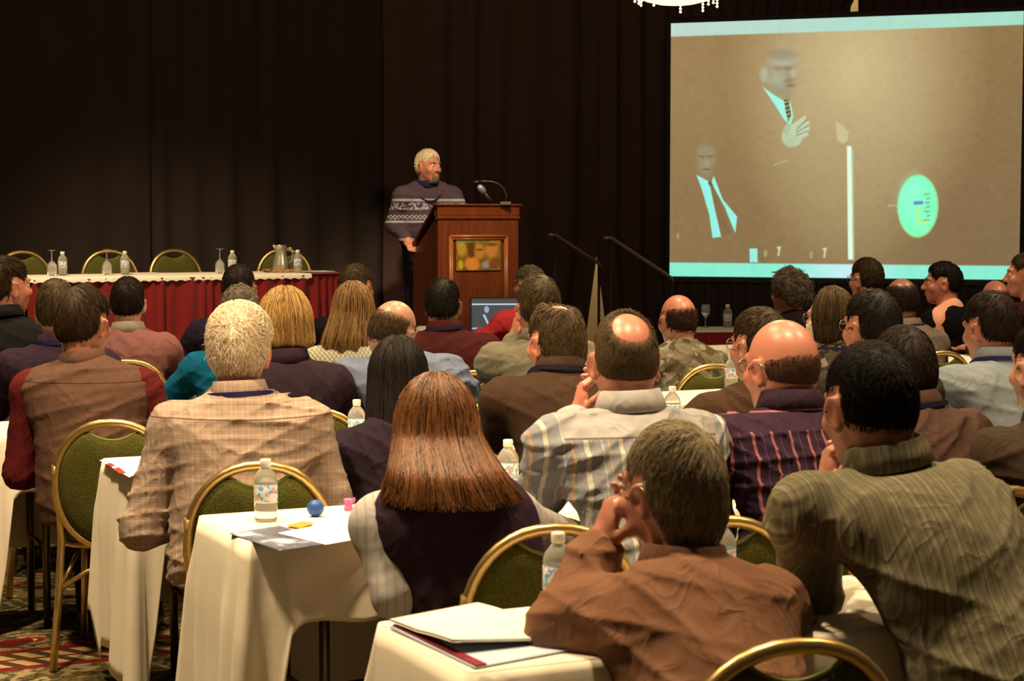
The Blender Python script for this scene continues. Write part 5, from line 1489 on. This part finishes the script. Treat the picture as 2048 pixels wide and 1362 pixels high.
def sweater_mat():
    t = NT('nordic_sweater'); x, y, z = t.xyz()
    base = t.mix(t.noise(90, 2), P(74, 50, 46), P(104, 76, 70)); c = base
    band = lambda lo, hi: t.math('MULTIPLY', t.math('GREATER_THAN', z, lo), t.math('LESS_THAN', z, hi))
    w = P(186, 164, 138); chk = t.math('GREATER_THAN', t.math('MULTIPLY', t.math('SINE', t.math('MULTIPLY', x, 210.0)), t.math('SINE', t.math('MULTIPLY', z, 210.0))), 0.0)
    zig = t.math('GREATER_THAN', t.noise(55, 1), .5)
    for lo, hi, pat in ((1.265, 1.285, None), (1.10, 1.115, None), (1.125, 1.16, chk), (1.20, 1.255, zig), (.96, .98, None), (.92, .945, zig)):
        m = band(lo, hi)
        if pat is not None: m = t.math('MULTIPLY', m, pat)
        c = t.mix(m, c, w)
    t.bump(t.noise(180, 2), .3, .006)
    return t.fin(c, .9, .1)

LAN = mat('purple_lanyard', P(46, 36, 74, 1.8), .6)
BLUELAN = mat('navy_lanyard', P(30, 30, 48, 1.8), .6)
NAVYTR = cloth('dark_trousers', P(40, 32, 28)); KHAKI = cloth('khaki_trousers', P(112, 88, 52)); GREYTR = cloth('grey_trousers', P(66, 56, 46))
H_BROWN = hair_mat('brown_hair', P(28, 17, 8), P(88, 58, 28)); H_DARK = hair_mat('dark_hair', P(20, 13, 8), P(62, 40, 24))
H_BLACK = hair_mat('black_hair', P(14, 10, 8), P(46, 32, 22)); H_WHITE = hair_mat('white_hair', P(170, 132, 90, .8), P(250, 220, 174, .8))
H_GREY = hair_mat('grey_hair', P(100, 76, 46), P(214, 176, 120)); H_GREYB = hair_mat('grey_brown_hair', P(40, 27, 14), P(124, 92, 52))
H_BLOND = hair_mat('blonde_hair', P(108, 68, 24, 1.3), P(232, 170, 90, 1.25), .42); H_AUB = hair_mat('auburn_hair', P(58, 28, 10), P(172, 100, 44), .42, .35)
H_LBROWN = hair_mat('light_brown_hair', P(70, 42, 16), P(184, 130, 68), .42)
H_STUB = hair_mat('cropped_brown_hair', P(64, 38, 22), P(128, 84, 52), .7, .08); H_STUBD = hair_mat('cropped_dark_hair', P(36, 22, 14), P(96, 62, 40), .7, .08)
H_SALT = hair_mat('salt_pepper_hair', P(56, 42, 28), P(166, 136, 96))
def H(m, **k): d = dict(mat=m); d.update(k); return d
CROWN = lambda y=.01, z=.125, rx=.055, ry=.075, rz=.055: ((0, y, z), (rx, ry, rz))

def sit(desc, label, *a, cdx=0.0, chair_on=True, cyaw=None, cdy=0.0, **k):
    """a seated person and the chair they sit on; desc names the person in the chair's label"""
    k.setdefault('trousers', NAVYTR)
    o = person(label, *a, **k); d = PEOPLE[label]
    if chair_on:
        yaw = d['yaw'] if cyaw is None else math.radians(cyaw)
        rt = Vector((math.cos(d['yaw']), math.sin(d['yaw']), 0)); fw = Vector((-math.sin(d['yaw']), math.cos(d['yaw']), 0))
        chair(d['org'] + rt*cdx + fw*cdy, yaw, 'gold framed banquet chair under ' + desc)
    return o

# ---------------------------------------------------------------- nearest row
RUST = cloth('rust_shirt', P(146, 90, 52))
sit('the grey-haired man in rust', 'grey-haired man in rust brown shirt raising a hand to his glasses', 1346, 843, 3.50, body=16, head=30, pitch=-6, lean=.30, sw=.185, g=1.0, hs=1.02, skin='tan',
    shirt=RUST, collar=RUST, glasses=True, hair=H(H_GREY, t=.016, whorl=(.02, -.075, .085), len=.045, low=-.10, nape=.006, mess=.18), seed=11, wr=.006,
    arms=({'e': (1118, 1262, 3.42), 'w': (1200, 1096, 3.56), 'd': (.30, .05, 1), 'n': (1, .35, -.1), 'curl': .75, 'world': True}, 'table'))
OLIVE = striped('olive_stripe', P(128, 104, 62), [(.0085, .003, 0, P(140, 116, 72)), (.013, .003, .4, P(114, 92, 54)), (.037, .003, .2, P(152, 128, 82))])
sit('the man in the olive striped shirt', 'dark-haired man in olive striped shirt leaning forward, at the right front', 1738, 685, 3.72, body=24, head=20, pitch=-8, roll=0, lean=.36, nd=.145, side=-.15, sw=.185, g=1.06, hs=1.05, skin='tan',
    shirt=OLIVE, collar=OLIVE, hair=H(H_BLACK, t=.007, len=.016, n=5000, rad=.0008, mess=.2, low=-.075), seed=19, wr=.005, cdx=.06,
    arms=({'e': (1622, 1200, 3.72), 'w': (1652, 985, 3.98), 'd': (.1, .15, 1), 'n': (1, .1, 0), 'curl': 1.1, 'world': True}, 'table'))
# ---------------------------------------------------------------- second row
PVEST = cloth('plum_fleece_vest', P(58, 34, 36), wrk=.15); CREAM = striped('cream_ribbed', P(206, 176, 136), [(.02, .006, 0, P(192, 162, 122))], wrk=.12)
sit('the auburn-haired woman', 'woman with long auburn hair, plum vest and cream sleeves', 872, 747, 4.40, body=12, head=6, pitch=2, lean=.10, nd=.158, side=-.115, sw=.155, g=.96, hs=1.0, shirt=CREAM, sleeves=CREAM, vest=PVEST, loose=.012,
    hair=H(H_AUB, kind='long', L=.150, a=.096, b=.112, we=.150, ye=-.15, back=.085, theta=140, n=2600, rad=.0017, puff=.007, wand=.06, skew=.03, flip=.01), seed=13, wr=.0015, cdx=.09,
    arms=({'e': (792, 1190, 4.26), 'w': (785, 1130, 4.50), 'd': (.2, 1, .1), 'n': (0, 0, -1), 'curl': .4, 'world': True}, 'table'), trousers=NAVYTR)
PALES = striped('pale_stripe', P(160, 142, 116), [(.078, .010, .1, P(222, 190, 142)), (.078, .004, .42, P(206, 150, 90)), (.078, .004, .62, P(190, 168, 136))], yoke=(1.012, P(186, 160, 124), P(120, 100, 76), 0.0))
sit('the balding man in the pale striped shirt', 'balding man in pale grey striped shirt with hands clasped beside his cheek', 1249, 628, 4.66, body=16, head=8, pitch=-10, lean=.24, nd=.150, sw=.188, g=1.0, hs=1.04, skin='ruddy', shirt=PALES, collar=cloth('pale_yoke', P(196, 168, 130)),
    hair=H(H_GREYB, t=.009, bald=((.004, -.088, .082), (.040, .050, .045)), len=.020, mess=.35, low=-.09, lift=.002), seed=14, wr=.006, cdx=.06,
    arms=({'e': (1085, 985, 4.62), 'w': (1158, 838, 4.86), 'd': (.12, .1, 1), 'n': (1, .2, 0), 'curl': .95, 'world': True}, 'table'))
PURP = striped('plum_stripe', P(58, 30, 36), [(.043, .006, 0, P(170, 92, 74)), (.043, .003, .5, P(92, 50, 60))], yoke=(1.005, None, P(170, 92, 74), .05))
sit('the bald man in the purple striped shirt', 'bald man in dark purple shirt with pink stripes', 1562, 640, 4.84, body=22, head=30, pitch=-4, lean=.2, nd=.142, sw=.192, g=1.08, hs=1.06, skin='ruddy', shirt=PURP, collar=PURP,
    hair=H(H_STUB, t=.004, ring=(.022, -.10), len=.014, n=2600, rad=.001, low=-.08, lift=.002), seed=15, wr=.006, cdx=.02, arms=('table', 'table'), glasses=True)
BROWNJ = cloth('brown_jacket', P(86, 54, 34))
sit('the man in the brown jacket', 'dark brown-haired man in brown jacket behind the man in olive stripes', 1806, 652, 5.12, body=20, head=8, pitch=-6, lean=.22, nd=.125, sw=.19, g=1.04, skin='tan', shirt=BROWNJ, collar=BROWNJ, lanyard=BLUELAN,
    hair=H(H_DARK, t=.016, len=.035), seed=16, wr=.006)
DKJ = cloth('dark_olive_jacket', P(70, 48, 28))
sit('the man cut off at the right edge', 'man in dark olive jacket cut off by the right edge', 2092, 640, 5.05, body=20, head=20, lean=.2, sw=.19, shirt=DKJ, collar=DKJ, hair=H(H_DARK, t=.014), seed=17, wr=.006)
# ---------------------------------------------------------------- third row
PLAID = plaid_mat()
sit('the man in the tan plaid shirt', 'white-haired man in tan plaid shirt with purple lanyard', 478, 608, 5.53, body=10, head=0, pitch=-4, lean=.14, nd=.168, sw=.195, g=1.10, hs=1.06, skin='ruddy', shirt=PLAID, collar=PLAID, lanyard=LAN,
    hair=H(H_WHITE, t=.012, top=.006, len=.034, whorl=(.0, -.085, .045), mess=.3, lift=.012, n=2200, rad=.0013, low=-.085), seed=21, wr=.007, cdx=.04, arms=('lap', 'lap'), trousers=KHAKI, loose=.022)
PLUMJ = cloth('dark_plum_jacket', P(46, 28, 30))
sit('the woman with long black hair', 'woman with long straight black hair and dark plum jacket', 796, 672, 5.78, body=14, head=4, lean=.12, sw=.165, g=.95, hs=.98, shirt=PLUMJ, hair=H(H_BLACK, kind='long', L=.33, a=.092, b=.108, we=.115, ye=-.13, back=.05, n=1500, rad=.0018, theta=130), seed=22, wr=.004, cdx=.12, arms=('table', 'table'))
BRSW = cloth('brown_sweater', P(74, 46, 25), wrk=.25)
sit('the man in the brown sweater', 'grey-haired man in brown sweater looking left', 1110, 612, 6.10, body=18, head=32, pitch=-4, lean=.2, nd=.13, sw=.19, g=1.06, hs=1.04, skin='ruddy', shirt=BRSW, collar=BRSW, hair=H(H_GREYB, t=.014, bald=((.0, -.035, .130), (.030, .045, .030)), len=.035, low=-.10, nape=.004), seed=23, wr=.004, lanyard=BLUELAN,
    arms=({'e': (992, 872, 6.1), 'w': (1000, 848, 6.32), 'd': (-.3, 1, .1), 'n': (0, 0, -1), 'curl': .5, 'world': True}, 'table'))
CHOC = cloth('chocolate_jacket', P(76, 46, 24))
sit('the man in the chocolate jacket', 'brown-haired man in chocolate jacket behind the bald man in purple stripes', 1517, 614, 6.36, body=20, head=34, lean=.14, side=.10, sw=.19, g=1.04, skin='tan', shirt=CHOC, hair=H(H_BROWN, t=.016, len=.04), seed=24, wr=.004, glasses=True)
sit('the dark-haired man with glasses', 'dark-haired man with glasses beside the long-haired bearded man', 1742, 578, 6.52, body=20, head=30, lean=.16, sw=.188, hs=1.03, skin='tan', shirt=cloth('dark_green_shirt', P(56, 44, 28)), hair=H(H_BLACK, t=.016, len=.03), seed=25, glasses=True)
LGREY = cloth('light_grey_shirt', P(150, 140, 116))
sit('the man in the light grey shirt', 'dark-haired man in light grey shirt with purple lanyard, at right', 1980, 583, 6.75, body=24, head=32, pitch=-8, lean=.22, nd=.15, sw=.19, hs=1.02, skin='tan', shirt=LGREY, collar=LGREY, lanyard=LAN, hair=H(H_DARK, t=.017, len=.04, mess=.3), seed=26, wr=.005)
# ---------------------------------------------------------------- fourth row
BVEST = cloth('brown_vest', P(108, 68, 42), seam=.965); MARS = cloth('maroon_sleeves', P(100, 26, 20))
sit('the man in the brown vest', 'brown-haired man in brown vest over maroon sleeves', 168, 570, 6.60, body=2, head=-20, pitch=-4, lean=.12, side=-.07, sw=.195, g=1.06, hs=1.04, skin='ruddy', shirt=MARS, sleeves=MARS, vest=BVEST, collar=BVEST, hair=H(H_BROWN, t=.019, len=.045, whorl=(-.02, -.06, .11), low=-.085), seed=31, wr=.006, cdx=.09, arms=('lap', 'lap'), loose=.02, trousers=NAVYTR)
PLJ = cloth('plum_jacket', P(54, 32, 32))
sit('the blonde woman', 'woman with a blonde bob and dark plum jacket', 570, 573, 6.96, body=14, head=2, lean=.12, sw=.175, g=1.0, hs=1.02, shirt=PLJ, collar=PLJ, hair=H(H_BLOND, kind='long', L=.105, a=.098, b=.112, we=.105, ye=-.10, n=1300, rad=.0021, tuck=.09, theta=140), seed=32, wr=.004, cdx=.05, arms=('table', 'table'))
LBLUE = cloth('light_blue_shirt', P(128, 124, 118))
sit('the balding man in the light blue shirt', 'balding man in light blue shirt with his head tilted', 787, 602, 7.20, body=14, head=-28, pitch=-14, roll=10, lean=.24, nd=.118, side=-.10, sw=.200, g=1.06, hs=1.05, skin='fair', shirt=LBLUE, collar=LBLUE, hair=H(H_GREYB, t=.006, ring=(.060, -.1), len=.018, low=-.08, rad=.0013), seed=33, wr=.008, cdx=.16, arms=('table', 'table'))
BEIGE = cloth('beige_jacket', P(134, 112, 74))
sit('the man in the beige jacket', 'man in beige jacket resting his raised left hand beside his ear', 1076, 549, 7.42, body=18, head=12, pitch=-4, lean=.16, nd=.155, sw=.19, g=1.04, skin='ruddy', shirt=BEIGE, collar=BEIGE, hair=H(H_GREYB, t=.018, len=.035, mess=.35), seed=34, wr=.005,
    arms=({'e': (1012, 772, 7.35), 'w': (1030, 680, 7.55), 'd': (.1, .1, 1), 'n': (1, .2, 0), 'curl': .9, 'world': True}, 'table'))
LONGG = H(H_GREYB, kind='long', L=.10, a=.094, b=.110, we=.092, ye=-.085, n=700, rad=.0024, theta=115)
CAMO2 = camo_mat('camo_dark', P(84, 62, 38), P(40, 30, 20), P(150, 128, 92), 15)
sit('the long-haired bearded man', 'man with long grey-brown hair, beard and glasses in dark camouflage', 1660, 573, 8.02, body=24, head=42, lean=.12, sw=.19, g=1.04, skin='fair', shirt=CAMO2, hair=LONGG, seed=35, wr=.003, glasses=True, beard=(H_WHITE, .018, 0), lanyard=LAN)
CAMO = camo_mat('camo_tan', P(138, 112, 70), P(98, 76, 44), P(166, 142, 98), 14)
sit('the bald man in the camouflage jacket', 'bald man with a dark hair fringe in tan camouflage jacket', 1355, 590, 9.0, body=20, head=22, pitch=-2, lean=.14, sw=.20, g=1.06, hs=1.06, skin='ruddy', shirt=CAMO, collar=CAMO, lanyard=LAN, hair=H(H_STUBD, t=.005, ring=(.046, -.15), len=.015, low=-.085), seed=36, wr=.006)
# ---------------------------------------------------------------- fifth row
PSH = cloth('purple_shirt', P(62, 36, 40))
sit('the man in the purple shirt', 'brown-haired man in purple shirt at the left, behind the man in the brown vest', 112, 558, 7.85, body=14, head=16, pitch=-4, lean=.12, sw=.185, skin='fair', shirt=PSH, collar=PSH, lanyard=LAN, hair=H(H_GREYB, t=.020, len=.05, mess=.3), seed=41, wr=.004)
TEAL = cloth('teal_shirt', P(8, 92, 98))
sit('the curly-haired person in teal', 'curly grey-brown haired person in teal shirt behind the white-haired man', 480, 570, 8.20, body=16, head=6, lean=.14, side=.06, sw=.185, shirt=TEAL, hair=H(H_SALT, t=.020, curl=.006, len=.03, wav=1.2, mess=.7, low=-.1), seed=42, wr=.004)
CRSW = knit_mat('cream_sweater', P(176, 148, 96), P(214, 188, 134), 330)
sit('the woman in the cream sweater', 'woman with long light brown hair and cream knitted sweater', 706, 563, 8.42, body=16, head=-4, lean=.10, sw=.172, g=.98, hs=1.0, shirt=CRSW, hair=H(H_LBROWN, kind='long', L=.20, a=.094, b=.110, we=.13, ye=-.12, back=.05, n=900, rad=.0026, theta=135, skew=-.02), seed=43, wr=0, cdx=0)
MAROON = cloth('maroon_shirt', P(76, 24, 16))
sit('the man in the maroon shirt', 'dark-haired man in maroon shirt left of the laptop', 887, 556, 8.62, body=10, head=-10, lean=.14, nd=.155, sw=.195, g=1.04, hs=1.0, skin='brown', shirt=MAROON, collar=MAROON, lanyard=BLUELAN, hair=H(H_BLACK, t=.012, len=.03), seed=44, wr=.004, cdx=.08)
TAUPE = cloth('taupe_shirt', P(124, 96, 64))
sit('the balding man in the taupe shirt', 'balding dark-haired man in taupe shirt with purple lanyard, at right', 1802, 557, 9.8, body=22, head=14, lean=.12, sw=.195, g=1.06, skin='brown', shirt=TAUPE, collar=TAUPE, lanyard=LAN, hair=H(H_DARK, t=.008, bald=((0, .0, .115), (.065, .095, .05)), len=.015), seed=45, wr=.004)
# ---------------------------------------------------------------- sixth row and the front
DJ = cloth('charcoal_jacket', P(34, 28, 20))
sit('the man in the charcoal jacket', 'dark-haired man in charcoal jacket at the left edge, face turned right', 14, 512, 8.6, body=4, head=-42, lean=.10, sw=.2, g=1.05, hs=1.06, skin='ruddy', shirt=DJ, collar=DJ, hair=H(H_BROWN, t=.018, len=.04), seed=51, wr=.004, face=True)
PINKS = cloth('pink_sweater', P(160, 94, 72)); TANC = cloth('tan_collar', P(170, 140, 100))
sit('the man in the pink sweater', 'dark-haired man in pink sweater with tan collar before the red skirt', 256, 553, 9.25, body=10, head=2, lean=.10, sw=.18, shirt=PINKS, collar=TANC, hair=H(H_DARK, t=.014, len=.03), seed=52, wr=.003)
NAVY = cloth('navy_plum_shirt', P(40, 28, 34))
sit('the short-haired man in navy', 'short dark-haired man in navy shirt before the panel table', 478, 528, 9.52, body=20, head=-6, lean=.14, side=.08, sw=.195, g=1.06, hs=1.04, skin='tan', shirt=NAVY, hair=H(H_DARK, t=.008, len=.018), seed=53, wr=.003)
sit('the man at the end of the red skirt', 'short grey-brown haired man at the right end of the red table skirt', 712, 527, 9.8, body=10, head=-24, lean=.12, sw=.185, skin='tan', shirt=cloth('black_shirt', P(26, 20, 18)), hair=H(H_GREYB, t=.010, len=.022), seed=54, wr=.003)
REDS = cloth('red_shirt', P(196, 50, 40, .9))
sit('the man in the red shirt', 'man in red shirt with patterned grey cap beside the laptop', 1058, 530, 11.7, body=30, head=42, lean=.20, side=.08, sw=.19, skin='fair', shirt=REDS, hair=H(H_SALT, t=.012, curl=.003, len=.02, mess=.8, rad=.0022), seed=55, wr=.003)
CHB = cloth('dark_brown_coat', P(46, 30, 22))
sit('the person with curly grey hair', 'person with thick curly grey hair and dark brown coat', 1577, 535, 11.0, body=28, head=42, lean=.12, sw=.185, skin='tan', shirt=CHB, hair=H(H_SALT, t=.028, side=.012, curl=.010, len=.04, wav=1.5, mess=.8, low=-.11, ears=1, rad=.0024, n=900), seed=56, wr=.003)
SUIT = cloth('charcoal_suit', P(32, 26, 22))
sit('the man in the charcoal suit', 'man with glasses in charcoal suit below the screen', 1732, 515, 11.2, body=30, head=34, lean=.10, sw=.185, skin='ruddy', shirt=SUIT, collar=cloth('white_collar', P(190, 170, 140)), hair=H(H_BROWN, t=.014, len=.03), seed=57, wr=.002, glasses=True)
BLK = cloth('black_top', P(22, 15, 14)); 
wm = sit('the short-haired woman in profile', 'woman with short black hair and black top, seen in profile facing left', 1884, 523, 11.5, body=50, head=82, lean=.06, sw=.165, g=.94, hs=1.02, skin='ruddy', shirt=BLK, hair=H(H_BLACK, t=.018, len=.035, mess=.4), seed=58, wr=.002, face=True, arms=('table', 'hang'))
sit('the bald man behind the dark-haired man', 'bald man half hidden behind the man in the light grey shirt', 1990, 561, 11.7, body=20, head=12, lean=.12, sw=.19, skin='ruddy', shirt=cloth('brown_shirt', P(90, 64, 40)), hair=H(H_STUB, t=.005, ring=(.045, -.15), len=.012), seed=59, wr=.002)
sit('the man at the far right edge', 'man in dark maroon shirt at the far right edge, facing left', 2052, 505, 10.6, body=50, head=72, lean=.08, sw=.19, skin='ruddy', shirt=cloth('dark_maroon_shirt', P(56, 22, 18)), hair=H(H_BROWN, t=.010, len=.02), seed=60, wr=.002, face=True)
# peach shawl over the profile woman's shoulders
d = PEOPLE['woman with short black hair and black top, seen in profile facing left']
G = Field(axis(-.3, .3, .010), axis(-.25, .3, .010), axis(d['N'][2] - .36, d['N'][2] + .1, .010))
for sg in (-1, 1):
    G.cone(d['N'] + np.array([0, -.03, .02]), d['SH'][sg] + np.array([-sg*.01, -.012, .012]), .062, .074, k=.03)
    G.cone(d['SH'][sg] + np.array([0, -.012, .0]), d['SH'][sg] + np.array([sg*.02, -.02, -.22]), .074, .06, k=.03)
v, q = G.surface(); me = mesh_np('shawl', v, q); me.materials.append(cloth('peach_shawl', P(226, 140, 92, .9))); link('shawl', me, d['o'])

# ---------------------------------------------------------------- speaker at the lectern
SWE = sweater_mat()
sp = person('bearded grey-haired man in patterned sweater speaking at the lectern', 857, 298, 14.45, body=195, head=224, pitch=-2, lean=.10, sw=.20, g=1.1, hs=1.06, skin='ruddy', shirt=SWE, sleeves=SWE, hair=H(H_WHITE, t=.010, len=.025, rad=.0022, sweep=(.2, .3, 0)), collar=cloth('navy_collar', P(40, 36, 50)), lanyard=BLUELAN,
    beard=(H_SALT, .006, .030), face=MAT_BROW, stand=True, floor=STZ, trousers=cloth('black_trousers', P(24, 20, 18)), seed=70, wr=.006, loose=.02, group='speaker',
    arms=({'e': (928, 432, 14.38), 'w': (945, 420, 14.2), 'd': (.3, -1, 0), 'n': (0, 0, -1), 'curl': .4, 'world': True}, {'e': (786, 450, 14.5), 'w': (814, 478, 14.22), 'd': (.35, -.6, -.5), 'n': (.3, .2, -1), 'curl': .55, 'world': True}))
